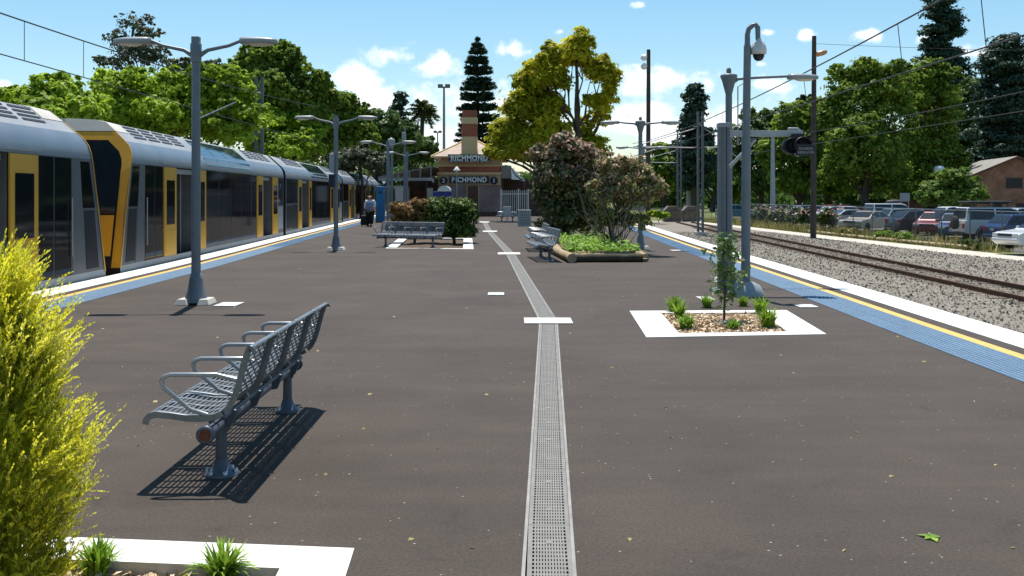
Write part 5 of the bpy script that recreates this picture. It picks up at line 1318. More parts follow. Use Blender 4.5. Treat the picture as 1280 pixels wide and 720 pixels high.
tree('fresh green feathery bush in front of the brick shed', 84, 1190, [(1190, 224, 22, 14), (1170, 238, 24, 14), (1210, 236, 24, 14), (1155, 248, 14, 10), (1225, 248, 14, 10), (1190, 250, 34, 14)], 'bush', .15, 16000, .12, 'bush', TZ, csize=.36, cat='bush', group='bushes by the car park', up=.6, flat=.35)

rng = np.random.default_rng(77); Ps, Ns = [], []
for k in range(420):                                  # far wood closing the horizon all round
    a = R(-75 + 150 * k / 419); D_ = rng.uniform(330, 430); c = np.array([math.sin(a) * D_, math.cos(a) * D_, TZ + rng.uniform(1.5, 4.5)]); r = np.array([7, 7, rng.uniform(3.5, 6.)])
    d = unit(rng.normal(size=(60, 3))); Ps.append(c + d * r * (.7 + .3 * rng.random((60, 1)))); Ns.append(d + np.array([0, 0, .4]) + rng.normal(size=(60, 3)) * .3)
for lo, hi, D0, D1, zt, nk in ((60, 640, 165, 215, 6.0, 90), (640, 1010, 200, 240, 6.5, 90), (1000, 1300, 150, 185, 8.5, 90), (1300, 1900, 150, 200, 10, 80), (-700, 60, 120, 190, 9, 80)):
    for k in range(nk):
        D_ = rng.uniform(D0, D1); c = np.array([at(rng.uniform(lo, hi), D_), D_, TZ + rng.uniform(1.5, zt * .8)]); r = np.array([5, 5, rng.uniform(2.2, 3.6)])
        d = unit(rng.normal(size=(110, 3))); Ps.append(c + d * r * (.6 + .4 * rng.random((110, 1)))); Ns.append(d + np.array([0, 0, .4]) + rng.normal(size=(110, 3)) * .4)
nl = 420 * 60; P_, N_ = np.vstack(Ps), np.vstack(Ns)
o = np_mesh('tree_belt', leaves(rng, P_[nl:], N_[nl:], .95, 1.5), 4, LM['deep'], None); tag(o, kind='stuff'); Ps, Ns = [P_[:nl]], [N_[:nl]]
o = np_mesh('distant_wood', leaves(rng, np.vstack(Ps), np.vstack(Ns), 1.9, 1.4), 4, LM['deep'], None); tag(o, kind='stuff')
# lower growth along the fence of the railway, left
for i, (px, D, hp, w_) in enumerate([(470, 128, 214, 34), (520, 135, 206, 40), (430, 120, 205, 40), (545, 140, 216, 26), (395, 110, 200, 40)]):
    tree(['dark low tree just left of the awning roof', 'dark low tree above the awning roof left of the station', 'dark low tree behind the third carriage roof', 'dark low tree touching the left eave of the station', 'dark low tree behind the second carriage roof'][i], D, px, [(px, hp + 16, w_, 22), (px - 12, hp + 30, w_, 22), (px + 14, hp + 34, w_, 20)], 'deep', .36, 5000, .3, group=GT_)

# tiered pine, bunya style pines, palm
def tiered_pine(label, D, px, top_py, base_py, halfw, tiers, seed, nb=9, z0=TZ, gap=.5, m='pine', leaf=(.42, .14)):
    rng = np.random.default_rng(seed); t = empty('tiered_pine', (at(px, D), D, z0), 0, label, 'tree', 'tall pines around the station')
    H = zat(top_py, D) - z0; zb = zat(base_py, D) - z0; Wm = halfw / F * D
    Ps, Ns, Ts = [], [], []; mb = MB(); mb.tube([(0, 0, 0), (0, 0, H * .5), (0, 0, H)], [.42, .3, .03], 10)
    for k in range(tiers):
        f = k / (tiers - 1); z = zb + (H - zb) * f ** .93 + rng.normal() * .12; Rr = Wm * ((1 - f) ** .46 * .98 + .03) * (.88 + .2 * rng.random())
        nn = nb if f < .8 else nb - 2
        for j in range(nn):
            a = 2 * math.pi * (j + .5 * (k % 2)) / nn + rng.normal() * .14; L = Rr * (.72 + .42 * rng.random()); dr = np.array([math.cos(a), math.sin(a)])
            mb.tube([(0, 0, z), (dr[0] * L * .5, dr[1] * L * .5, z - .02 * L), (dr[0] * L, dr[1] * L, z + .07 * L)], [.07, .045, .015], 5)
            n = int(34 + 46 * L); u = .12 + .9 * rng.random(n) ** .8
            side = rng.normal(size=n) * .13 * L * (1.15 - u) + rng.normal(size=n) * .12
            P = np.stack([dr[0] * L * u - dr[1] * side, dr[1] * L * u + dr[0] * side, z + .07 * L * u ** 2 - .02 * L * u + rng.normal(size=n) * .11 + .04], 1)
            Ps.append(P); Ns.append(np.array([0, 0, 1.]) + rng.normal(size=(n, 3)) * .45); Ts.append(np.stack([np.full(n, dr[0]), np.full(n, dr[1]), np.full(n, .15)], 1) + rng.normal(size=(n, 3)) * .45)
    P, N, T = map(np.vstack, (Ps, Ns, Ts))
    np_mesh('crown', leaves(rng, P, N, leaf[1] * 1.35, leaf[0] / leaf[1], .3, T), 4, LM[m], t); mb.build('trunk', M['bark'], t)
tiered_pine('tall tiered pine with level branches behind the station chimney', 130, 597, 49, 236, 33, 29, 5, nb=11)
def tuft_pine(label, D, px, top_py, base_py, halfw, nb, seed, z0=TZ, tr=.95, leaf=.42, droop=-.05, per=60):
    rng = np.random.default_rng(seed); t = empty('dark_pine', (at(px, D), D, z0), 0, label, 'tree', 'tall pines around the station')
    H = zat(top_py, D) - z0; zb = zat(base_py, D) - z0; Wm = halfw / F * D
    Ps, Ns = [], []; mb = MB(); mb.tube([(0, 0, 0), (.1, 0, H * .5), (0, 0, H)], [.5, .32, .04], 10)
    for j in range(nb):
        f = (j + rng.random()) / nb; z = zb + (H - zb) * f; a = rng.random() * 6.283; env = (min(1, (1 - f) * 1.9 + .12)) * (.75 + .25 * math.sin(f * 9 + seed)) * (.65 + .45 * rng.random())
        L = Wm * env; dx, dy = math.cos(a), math.sin(a); end = (dx * L, dy * L, z + (.12 + droop) * L)
        mb.tube([(0, 0, z - .25 * L * .2), (dx * L * .5, dy * L * .5, z - .04 * L), end], [.09, .06, .03], 5)
        for fr in (1., .72, .42) if L > 1.6 else (1.,):
            c = np.array([dx * L * fr, dy * L * fr, z + (.12 + droop) * L * fr + .1]); r = tr * (.7 + .5 * rng.random()); d = unit(rng.normal(size=(per, 3)))
            P = c + d * r * np.array([1.3, 1.3, .42]) * (.45 + .55 * rng.random((per, 1))); Ps.append(P); Ns.append(d * .7 + np.array([0, 0, .5]) + rng.normal(size=(per, 3)) * .4)
    P, N = np.vstack(Ps), np.vstack(Ns); np_mesh('crown', leaves(rng, P, N, leaf, 1.9), 4, LM['pine'], t); mb.build('trunk', M['bark'], t)
tuft_pine('dark bunya pine with tufted arms left of the sapling', 118, 868, 108, 238, 27, 130, 11, tr=.75, leaf=.30)
tuft_pine('towering dark pine rising above the broad green trees', 145, 1178, -18, 190, 46, 150, 12, tr=1.25, leaf=.30, per=80)
tuft_pine('dark pine at the right edge above the shed', 122, 1258, 47, 215, 48, 150, 13, tr=1.3, leaf=.28, per=80)
tuft_pine('small tufted pine left of the palm', 150, 500, 118, 215, 17, 48, 14, tr=.85, leaf=.4)
def palm(label, D, px, top_py, z0=TZ):
    rng = np.random.default_rng(21); t = empty('palm_tree', (at(px, D), D, z0), 0, label, 'palm tree', 'palms behind the station')
    H = zat(top_py, D) - z0; mb = MB(); mb.tube([(-.5, 0, 0), (-.25, 0, H * .6), (0, 0, H)], [.42, .34, .3], 10); mb.build('trunk', M['bark'], t)
    Ps, Ns, Ts = [], [], []
    for k in range(46):
        a = rng.random() * 6.283; e = rng.uniform(-.9, 1.35); L = rng.uniform(2.0, 2.7); dx, dy = math.cos(a), math.sin(a)
        u = np.linspace(.3, 1, 22); hr = np.cos(e) * L * u; z = H + np.sin(e) * L * u - .9 * u ** 2.2
        for s in (-1, 1):
            P = np.stack([dx * hr - s * dy * .28 * u, dy * hr + s * dx * .28 * u, z - .08], 1); Ps.append(P)
            Ts.append(np.stack([dx * .8 - s * dy * np.ones(22), dy * .8 + s * dx * np.ones(22), -.35 * np.ones(22)], 1)); Ns.append(np.array([0, 0, 1.]) + rng.normal(size=(22, 3)) * .3)
    P, N, T = map(np.vstack, (Ps, Ns, Ts)); np_mesh('crown', leaves(rng, P, N, .26, 3.6, .3, T), 4, LM['palm'], t)
palm('tall palm tree above the dark trees left of the station', 150, 528.5, 137)

# ------------------------------------------------------------------ shrubs on the platform
GS = 'shrubs in the platform beds'
tree('low reddish bush at the left end of the clipped hedge', 34.6, 518, [(504, 262, 16, 12, 0), (530, 258, 20, 11, .3), (499, 272, 13, 14, .2), (522, 276, 26, 18, .2), (540, 266, 18, 16, .3), (520, 290, 26, 16, .2), (502, 284, 12, 12, .2)], 'hedgered', .055, 11000, .05, 'shrub', -.03, group=GS, cat='shrub', csize=.4, fill=.3, aspect=2.8, nsub=4)
tree('clipped dark green hedge bush behind the camera facing bench', 34.6, 568, [(545, 260, 20, 13, 0), (572, 258, 22, 11, 0), (584, 266, 14, 14, 0), (560, 276, 32, 22, .1), (582, 280, 17, 22, -.2), (566, 296, 28, 14, -.1), (538, 284, 22, 20, .3), (588, 292, 10, 12, 0)], 'hedge', .055, 24000, .06, 'shrub', -.03, group=GS, cat='shrub', csize=.34, fill=.3, nsub=4)
tree('large dark burgundy shrub with pinkish new tips in the log bed', 33.5, 708, [(712, 190, 34, 20, 0), (690, 206, 28, 24, .2), (735, 205, 28, 24, .3), (708, 232, 42, 34, 0), (680, 240, 18, 26, 0), (738, 245, 26, 34, .3), (705, 268, 36, 24, 0), (725, 280, 30, 16, .2), (690, 285, 22, 12, .2)], 'burg', .085, 26000, .09, 'shrub', 0, group=GS, cat='shrub', csize=.34, fill=.22, tip=('btip', .62, .38))
tree('sparse twiggy shrub with pale pink tips in the log bed', 27.6, 766, [(760, 215, 20, 22, 0), (782, 208, 20, 18, .2), (800, 225, 20, 20, 0), (818, 232, 18, 22, -.2), (775, 240, 28, 22, 0), (752, 250, 18, 22, .2), (798, 250, 26, 18, 0), (765, 275, 20, 18, 0), (790, 280, 22, 16, .2), (745, 285, 12, 14, 0)], 'sparse', .06, 10500, .05, 'shrub', 0, group=GS, cat='shrub', csize=.45, fill=.12, shell=.2, aspect=2.2, tip=('btip', .45, .35))
# twigs of the sparse shrub
rng = np.random.default_rng(4); tw = MB(); q0 = Vector((at(766, 27.6), 27.6, .03))
for k in range(46):
    a = rng.random() * 6.283; e = rng.uniform(.15, .75); L = rng.uniform(.9, 2.4); d = Vector((math.cos(a) * e, math.sin(a) * e * .8, 1)).normalized(); s0 = Vector((rng.normal() * .12, rng.normal() * .12, 0))
    tw.tube([s0, s0 + d * L * .5 + Vector((rng.normal() * .05, rng.normal() * .05, 0)), s0 + d * L + Vector((rng.normal() * .12, rng.normal() * .12, -.05))], [.011, .008, .003], 5)
sp = [o for o in bpy.data.objects if o.get('label', '').startswith('sparse twiggy')][0]
tw.build('branches', M['pale_bark'], sp)

# logs round the bed
def log(a, b, r, label, m='log'):
    a, b = Vector(a), Vector(b); mid = (a + b) / 2; mb = MB(); pts = [a.lerp(b, i / 8) - mid for i in range(9)]
    for p in pts[1:-1]: p.z += random.uniform(-.012, .012)
    mb.tube(pts, [r * random.uniform(.95, 1.05) for _ in pts], 14); o = mb.build('edging_log', M[m], None, loc=mid); return tag(o, label, 'log', 'logs edging the raised shrub bed')
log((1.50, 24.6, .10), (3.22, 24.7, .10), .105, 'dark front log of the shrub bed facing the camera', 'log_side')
log((1.46, 24.35, .11), (1.12, 29.3, .11), .115, 'pale near log along the left side of the shrub bed beside the benches')
log((1.12, 29.45, .13), (1.05, 36, .13), .14, 'far pale log along the left side of the shrub bed')
log((3.32, 24.95, .09), (3.55, 36, .10), .10, 'pale log along the right side of the shrub bed')
log((1.75, 36.2, .2), (2.0, 38.2, .2), .22, 'thick brown log end lying behind the two benches')
mb = MB(); mb.add([(1.4, 24.62, .08), (3.35, 24.72, .08), (3.5, 36, .14), (1.1, 36, .14)], [(0, 1, 2, 3)]); o = mb.build('soil', M['log'], None, fix=False); tag(o, kind='structure')
n = 3400; rng = np.random.default_rng(8); y = 25.3 + 9.5 * rng.random(n) ** 1.5; x = 1.45 + 1.8 * rng.random(n) ** 1.7; hgt = .12 + .26 * rng.random(n) * (.5 + .5 * np.sin(x * 7) * np.cos(y * 5))
P = np.stack([x, y, .12 + np.abs(hgt)], 1); o = np_mesh('ground_cover', leaves(rng, P, np.array([0, -.2, 1.]) + rng.normal(size=(n, 3)) * .5, .07, 1.7), 4, LM['cover'], None); tag(o, kind='stuff')

# ------------------------------------------------------------------ grass tufts
def tuft_mesh(seed, n, h, spread):
    rng = np.random.default_rng(seed); V = []
    for k in range(n):
        a = rng.random() * 6.283; lean = rng.uniform(.15, 1.05) * spread; L = h * rng.uniform(.65, 1.1); w = rng.uniform(.006, .011) * (h / .2) ** .5
        b = np.array([rng.normal() * .018, rng.normal() * .018, 0]) * h / .18; d = np.array([math.cos(a), math.sin(a), 0]); sd = np.array([-d[1], d[0], 0])
        pts = []; th = .1 + lean * .25; p = b.copy()
        for i in range(5):
            pts.append(p.copy()); p = p + (d * math.sin(th) + np.array([0, 0, math.cos(th)])) * L / 4; th += lean * .42
        ws = [w, w * 1.1, w, w * .7, w * .1]
        for i in range(4): V += [pts[i] - sd * ws[i], pts[i] + sd * ws[i], pts[i + 1] + sd * ws[i + 1], pts[i + 1] - sd * ws[i + 1]]
    return np.array(V)
tm = [None] * 3
def tuft(loc, kind, label, group, rz, sc):
    if tm[kind] is None: o = np_mesh('grass_tuft', tuft_mesh(40 + kind, *[(150, .26, .9), (120, .30, .75), (170, .21, 1.15)][kind]), 4, LM['tuft']); tm[kind] = o
    else: o = tm[kind].copy(); link(o)
    o.location = loc; o.rotation_euler = (0, 0, rz); o.scale = (sc,) * 3; return tag(o, label, 'grass tuft', group)
GTu = 'green grass tufts in the sapling bed'
for (px, py, kd, sc, lab) in [(843, 392, 0, 1.05, 'grass tuft in the back left corner of the sapling bed'), (857, 413, 2, 1.1, 'grass tuft at the front left of the sapling bed'), (884, 387, 1, .8, 'grass tuft at the back of the sapling bed left of the stem'), (917, 414, 2, .8, 'small grass tuft at the front middle of the sapling bed'), (929, 385, 0, .75, 'small dark grass tuft at the foot of the camera pole'), (951, 393, 1, .9, 'grass tuft toward the back right of the sapling bed'), (960, 411, 0, 1.15, 'largest grass tuft at the front right of the sapling bed'), (849, 400, 1, .85, 'grass tuft between the two left tufts of the sapling bed')]:
    tuft(gp(px, py, -.03), kd, lab, GTu, px, sc)
tuft(gp(122, 722, -.06), 0, 'grass tuft in the near bed beside the golden conifer', 'grass tufts in the near corner bed', .4, .72)
tuft(gp(277, 730, -.06), 2, 'grass tuft in the near bed close to its right border', 'grass tufts in the near corner bed', 1.4, .95)

# sapling
p = gp(905, 405, -.03); s = empty('sapling', p, 0, 'slender young sapling with glossy leaves in the wood chip bed', 'sapling')
rng = np.random.default_rng(17); mb = MB(); H = 1.13 * p.y / 11.5
H = zat(292, p.y); stem = [(0, 0, 0), (.01, 0, .4), (-.01, .01, .85), (.0, 0, H)]; mb.tube(stem, [.018, .014, .010, .004], 8)
Ps, Ns = [], []
for k in range(30):
    z = .18 + (H - .2) * rng.random() ** .8; a = rng.random() * 6.283; f = z / H; L = (.34 * (1 - abs(f - .55) * 1.1) if f > .25 else .16) * rng.uniform(.5, 1.2)
    e = Vector((math.cos(a) * L, math.sin(a) * L, L * rng.uniform(-.1, .7))); b0 = Vector((0, 0, z)); mb.tube([b0, b0 + e * .5 + Vector((0, 0, .02)), b0 + e], [.005, .004, .002], 5)
    n = 11; u = rng.random((n, 1)); P = np.array(b0) + np.array(e) * (.2 + .85 * u) + rng.normal(size=(n, 3)) * .035; Ps.append(P); Ns.append(rng.normal(size=(n, 3)) + np.array([0, -.2, .6]))
n = 120; z = .18 + (H - .3) * rng.random(n); Ps.append(np.stack([rng.normal(size=n) * .07, rng.normal(size=n) * .07, z], 1)); Ns.append(rng.normal(size=(n, 3)) + np.array([0, 0, .5]))
np_mesh('leaf_canopy', leaves(rng, np.vstack(Ps), np.vstack(Ns), .042, 1.9), 4, LM['sapling'], s); mb.build('stem', M['bark'], s)

# ------------------------------------------------------------------ golden conifer, near left
def conifer():
    loc = Vector((-2.14, 4.02, -.06)); t = empty('golden_conifer', loc, 0, 'feathery golden yellow conifer shrub at the near left corner', 'shrub', None)
    rng = np.random.default_rng(31); H = 1.50
    def rad(z): f = np.asarray(z) / H; return .85 * (1 + .12 * np.sin(z * 13.) + .07 * np.sin(z * 29. + 1)) * .47 * (np.clip(f / .22, .55, 1) ** .6) * (1 - np.clip((f - .42) / .62, 0, 1) ** 1.5) + .02
    V, MI = [], []; mb = MB(); mb.tube([(0, 0, -.02), (.02, 0, .5), (0, 0, 1.25)], [.03, .022, .006], 8)
    # inner leaf mass
    n = 26000; z = .06 + (H - .25) * rng.random(n); a = rng.random(n) * 6.283; r = rad(z) * .86 * np.sqrt(rng.random(n))
    P = np.stack([r * np.cos(a), r * np.sin(a), z], 1); N = unit(np.stack([np.cos(a), np.sin(a), np.full(n, .3)], 1) + rng.normal(size=(n, 3)) * .6); T = np.stack([np.cos(a) * .5, np.sin(a) * .5, np.ones(n)], 1) + rng.normal(size=(n, 3)) * .5
    V.append(leaves(rng, P, N, .012, 3.2, .4, T)); MI.append(np.zeros(n))
    # plumes
    npl = 3000
    for k in range(npl):
        z = H * (rng.random() ** .85) * .93; a = rng.random() * 6.283; rr = rad(z) * rng.uniform(.55, .92); top = z / H
        b = np.array([rr * math.cos(a), rr * math.sin(a), z]); out = np.array([math.cos(a), math.sin(a), 0])
        d = unit(out * rng.uniform(.35, 1.0) + np.array([0, 0, rng.uniform(.5, 1.2) + top * .7]) + rng.normal(size=3) * .22); L = rng.uniform(.10, .23) * (1.15 if top > .6 else 1)
        m = 38; u = np.sort(rng.random(m)) ; droop = np.array([0, 0, -.04]) * (u[:, None] ** 2)
        base = b + d * (u[:, None] * L) + droop
        s1 = unit(np.cross(d, rng.normal(size=3))); s2 = np.cross(d, s1); an = rng.normal(size=m) * .55 + np.where(rng.random(m) < .5, 0, math.pi)
        sd = s1 * np.cos(an)[:, None] + s2 * np.sin(an)[:, None]; T = d * .85 + sd * (.9 * (1 - u[:, None] * .75)); ll = (.028 * (1.05 - .6 * u))[:, None]
        P = base + unit(T) * ll * .5; N = unit(np.cross(T, np.cross(d, sd) + rng.normal(size=(m, 3)) * .4) + 1e-6)
        N = N * np.where(N[:, 2:3] < 0, -1, 1) + np.array([0, .25, .9]); Tn = unit(T); N = unit(N - Tn * (N * Tn).sum(1, keepdims=True)); B = np.cross(N, Tn); w = .0027
        q = np.stack([P - Tn * ll * .5, P + B * w, P + Tn * ll * .5, P - B * w], 1).reshape(-1, 3); V.append(q)
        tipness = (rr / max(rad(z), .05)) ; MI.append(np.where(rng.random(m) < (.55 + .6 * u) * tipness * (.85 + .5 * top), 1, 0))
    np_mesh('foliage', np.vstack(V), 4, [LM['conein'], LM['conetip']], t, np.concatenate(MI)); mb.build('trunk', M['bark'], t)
conifer()

# ------------------------------------------------------------------ roses, dry grass, weeds on the right
for px, D, lab in [(952, 93, 'leftmost pink rose bush before the chain link fence'), (973, 88, 'second pink rose bush along the chain link fence'), (993, 83, 'third pink rose bush, left of the timber pole'), (1010, 77, 'rose bush with most pink blooms, close behind the timber pole'), (1036, 72, 'low rose bush right of the timber pole')]:
    t = tree(lab, D, px, [(px, 270, 11, 9), (px - 6, 276, 9, 7), (px + 7, 275, 9, 8)], 'rose', .16, 2000, .03, 'rose_bush', TZ, group='rose bushes along the fence', cat='rose bush', csize=.4)
    rng = np.random.default_rng(px); n = 45; k = D / F; P = np.stack([rng.normal(size=n) * 8 * k, rng.normal(size=n) * .4 - .4, zat(265, D) - TZ + rng.normal(size=n) * 4.5 * k], 1)
    np_mesh('blossoms', leaves(rng, P, rng.normal(size=(n, 3)) + np.array([0, -.6, .6]), .17, 1.1), 4, LM['pink'], t)
rng = np.random.default_rng(9); V = []
n = 9000; f = rng.random(n); y = 48 + 56 * f; xl = np.interp(y, [44.6, 64, 88, 104], [23.1, 21.7, 20.6, 19.6]); xr = np.interp(y, [44, 92, 104], [25.6, 22.8, 22.]); x = xl + (np.maximum(xr, xl + .6) - xl) * rng.random(n)
h = (.10 + .6 * rng.random(n) ** 4); P = np.stack([x, y, TZ + h * .5], 1); T = np.stack([rng.normal(size=n) * .25, rng.normal(size=n) * .25, np.ones(n)], 1); N = np.stack([rng.normal(size=n), -np.ones(n) * .8, np.zeros(n)], 1)
Tn = unit(T); B = unit(np.cross(N, Tn)); w = .035; hh = (h * .55)[:, None]
o = np_mesh('dry_grass', np.stack([P - Tn * hh - B * w, P - Tn * hh + B * w, P + Tn * hh + B * w * .2, P + Tn * hh - B * w * .2], 1).reshape(-1, 3), 4, LM['dry']); tag(o, kind='stuff')
for i, (px, D, lab) in enumerate([(1105, 61, 'low weed clump at the fence before the white off-roader'), (1128, 58, 'green weed clump at the fence before the silver wagon'), (1062, 67, 'dry weed clump right of the timber pole by the path'), (1215, 50, 'weed clump at the fence before the burgundy wagon')]):
    tree(lab, D, px, [(px, HY + 1250 * (CH - TZ - .25) / D, 10, 6), (px + 8, HY + 1250 * (CH - TZ - .15) / D, 8, 4)], ('cover', 'cover', 'dry', 'rose')[i], .10, 900, .02, 'weed_clump', TZ, group='weeds along the car park fence', cat='weed', limbs=False, aspect=2.4, csize=.4)
# weeds at the end of the platform on the right
tree('weedy bush beside the left buffer stop', 96, 824, [(818, 268, 10, 5), (832, 270, 8, 4)], 'bright', .2, 900, .03, 'bush', TZ, group='bushes by the car park', cat='bush')

# small litter of leaves and grit on the asphalt
rng = np.random.default_rng(55); n = 240; y = 3.2 + 26 * rng.random(n) ** 1.3; P = np.stack([-5.5 + 10.5 * rng.random(n), y, np.full(n, .006)], 1)
P = np.array([p for p in P if abs(p[0] - drain_x(p[1])) > .2 and not (1.3 < p[0] < 4.1 and 11 < p[1] < 15) and not (p[0] < -.6 and p[1] < 5.1)])
o = np_mesh('fallen_leaves', leaves(rng, P, np.array([0, 0, 1.]) + rng.normal(size=(len(P), 3)) * .25, .022, 1.7, .6), 4, LM['dry'], None); tag(o, kind='stuff')
# fallen leaf
p = gp(1165, 673); rng = np.random.default_rng(2); n = 9
mb = MB()
for k in range(5):
    a = k * 1.1 + .3; d = Vector((math.cos(a), math.sin(a), 0)); s = Vector((-d.y, d.x, 0)); L = .05 + .012 * (k % 3)
    mb.add([Vector((0, 0, .006)), d * L * .5 + s * .018 + Vector((0, 0, .012)), d * L + Vector((0, 0, .005)), d * L * .5 - s * .018 + Vector((0, 0, .010))], [(0, 1, 2, 3)])
o = mb.build('fallen_leaf', LM['cover'], None, loc=p, fix=False); tag(o, 'single fallen green leaf on the asphalt at lower right', 'leaf')
# ------------------------------------------------------------------ person walking with a suitcase
def skin(name, verts, edges, radii, m, parent, sub=2, root=0):
    me = bpy.data.meshes.new(name); me.from_pydata(verts, edges, []); me.materials.append(m); o = link(bpy.data.objects.new(name, me), parent)
    s = o.modifiers.new('skin', 'SKIN'); s.use_smooth_shade = True
    for i, d in enumerate(me.skin_vertices[0].data): r = radii[i]; d.radius = r if isinstance(r, tuple) else (r, r); d.use_root = i == root
    if sub: u = o.modifiers.new('smooth', 'SUBSURF'); u.levels = sub; u.render_levels = sub
    return o
M['skin'] = mat('skin', (.42, .24, .17), .5, scale=8, col2=(.48, .28, .2)); M['hair'] = mat('brown_hair', (.045, .022, .014), .5, scale=30, col2=(.09, .045, .028))
M['top'] = mat('blue_grey_top', (.16, .20, .33), .8, scale=25, col2=(.26, .31, .45)); M['cardi'] = mat('white_cardigan', (.66, .66, .68), .8, scale=10, col2=(.74, .74, .76)); M['trouser'] = mat('black_trousers', (.010, .010, .012), .8, scale=10)
pl = gp(462.5, 283.2); ps = empty('person', pl, R(-6), 'person in white cardigan, blue top and black trousers walking with a suitcase', 'person')
# facing -Y (towards the camera), x to the photo's right
V = [(0, 0, .90), (0, 0, 1.12), (0, -.01, 1.30), (0, .0, 1.395), (0, -.02, 1.46), (0, -.03, 1.53), (0, -.025, 1.60),
     (-.19, 0, 1.33), (-.25, .02, 1.10), (-.25, .07, .90), (-.25, .09, .80),
     (.19, 0, 1.33), (.26, 0, 1.10), (.20, -.13, 1.02), (.10, -.18, 1.04),
     (-.10, 0, .82), (-.105, -.03, .48), (-.105, .06, .09), (-.105, -.05, .04), (-.105, -.14, .03),
     (.10, 0, .82), (.11, -.14, .48), (.11, -.20, .10), (.11, -.29, .05), (.11, -.37, .05)]
E = [(0, 1), (1, 2), (2, 3), (3, 4), (4, 5), (5, 6), (2, 7), (7, 8), (8, 9), (9, 10), (2, 11), (11, 12), (12, 13), (13, 14), (0, 15), (15, 16), (16, 17), (17, 18), (18, 19), (0, 20), (20, 21), (21, 22), (22, 23), (23, 24)]
Rd = [(.17, .13), (.16, .12), (.15, .11), .055, .07, .095, .07, .065, .05, .04, .035, .065, .05, .042, .036, .10, .07, .045, .045, .03, .10, .07, .045, .045, .03]
skin('body', V, E, Rd, M['skin'], ps)
# face
mb = MB(); mb.lathe([(.004, -.03), (.018, -.012), (.012, .02), (.004, .03)], (0, -.128, 1.525), 8); mb.build('nose', M['skin'], ps)
mb = MB()
for s in (-1, 1): mb.lathe([(.002, -.012), (.013, 0), (.002, .012)], (s * .035, -.112, 1.55), 8)
mb.build('eyes', M['trouser'], ps)
mb = MB(); mb.box((0, -.118, 1.475), (.05, .012, .012)); mb.build('mouth', mat('lips', (.3, .1, .09), .5), ps)
skin('hair', [(0, -.02, 1.655), (0, .05, 1.58), (0, .07, 1.45), (-.09, -.02, 1.585), (-.105, -.01, 1.44), (.09, -.02, 1.585), (.105, -.01, 1.44)], [(0, 1), (1, 2), (0, 3), (3, 4), (0, 5), (5, 6)], [.085, .095, .07, .05, .045, .05, .045], M['hair'], ps)
skin('top', [(0, 0, .80), (0, -.01, .98), (0, -.02, 1.15), (0, -.01, 1.31)], [(0, 1), (1, 2), (2, 3)], [(.265, .20), (.265, .215), (.24, .20), (.17, .13)], M['top'], ps)
skin('cardigan', [(0, .03, 1.22), (0, .02, 1.34), (-.19, .0, 1.335), (-.265, .02, 1.10), (-.265, .06, .93), (.19, 0, 1.335), (.275, 0, 1.10), (.215, -.12, 1.03)], [(0, 1), (1, 2), (2, 3), (3, 4), (1, 5), (5, 6), (6, 7)], [(.24, .17), (.19, .135), .092, .075, .062, .092, .075, .062], M['cardi'], ps, root=1)
skin('trousers', [(0, 0, .87), (-.11, 0, .76), (-.115, -.03, .46), (-.115, .05, .09), (.11, 0, .76), (.12, -.13, .46), (.12, -.19, .11)], [(0, 1), (1, 2), (2, 3), (0, 4), (4, 5), (5, 6)], [(.25, .2), .15, .125, .11, .15, .125, .11], M['trouser'], ps)
for x, y in ((-.105, -.02), (.11, -.26)):
    mb = MB(); mb.box((x, y - .02, .045), (.10, .27, .09), taper=(.75, .7)); mb.build('shoe', M['trouser'], ps, bevel=.025)
# five fingers on the hand that holds the suitcase handle, and on the other hand
for hx, hy, hz, dn in ((-.25, .09, .78, True), (.075, -.19, 1.035, False)):
    mb = MB(); mb.lathe([(.02, -.045), (.036, -.02), (.036, .02), (.024, .04)], (hx, hy, hz), 10)
    for i in range(4):
        a = (i - 1.5) * .019; L = (.062, .072, .068, .052)[i]
        if dn: mb.tube([(hx, hy + a, hz - .03), (hx + .01, hy + a, hz - .03 - L * .55), (hx + .035, hy + a, hz - .03 - L * .7)], [.009, .008, .006], 6)
        else: mb.tube([(hx - .02, hy - .02, hz + a), (hx - .02 - L * .55, hy - .035, hz + a), (hx - .02 - L, hy - .015, hz + a)], [.009, .008, .006], 6)
    mb.tube([(hx + .02, hy - .025, hz + .01), (hx + .035, hy - .045, hz - .02), (hx + .03, hy - .05, hz - .05)], [.011, .009, .007], 6); mb.build('hand', M['skin'], ps)
sc = empty('suitcase', (pl.x - .33, pl.y + .34, 0), R(-6), 'black wheeled suitcase pulled behind the walking person', 'suitcase')
mb = MB(); mb.box((0, .0, .32), (.40, .24, .50), rx=R(-14)); mb.build('shell', mat('suitcase_black', (.012, .012, .013), .6), sc, bevel=.05, seg=3)
mb = MB()
for s in (-1, 1): mb.lathe([(.02, -.02), (.045, -.02), (.045, .02), (.02, .02)], (s * .15, .02, .045), 12, axis='X')
mb.build('wheel', M['rubber'], sc)
mb = MB(); mb.tube([(-.06, -.06, .55), (.05, -.25, .745), (.11, -.25, .745), (.06, -.06, .55)], .01, 6); mb.build('handle', M['galv'], sc)

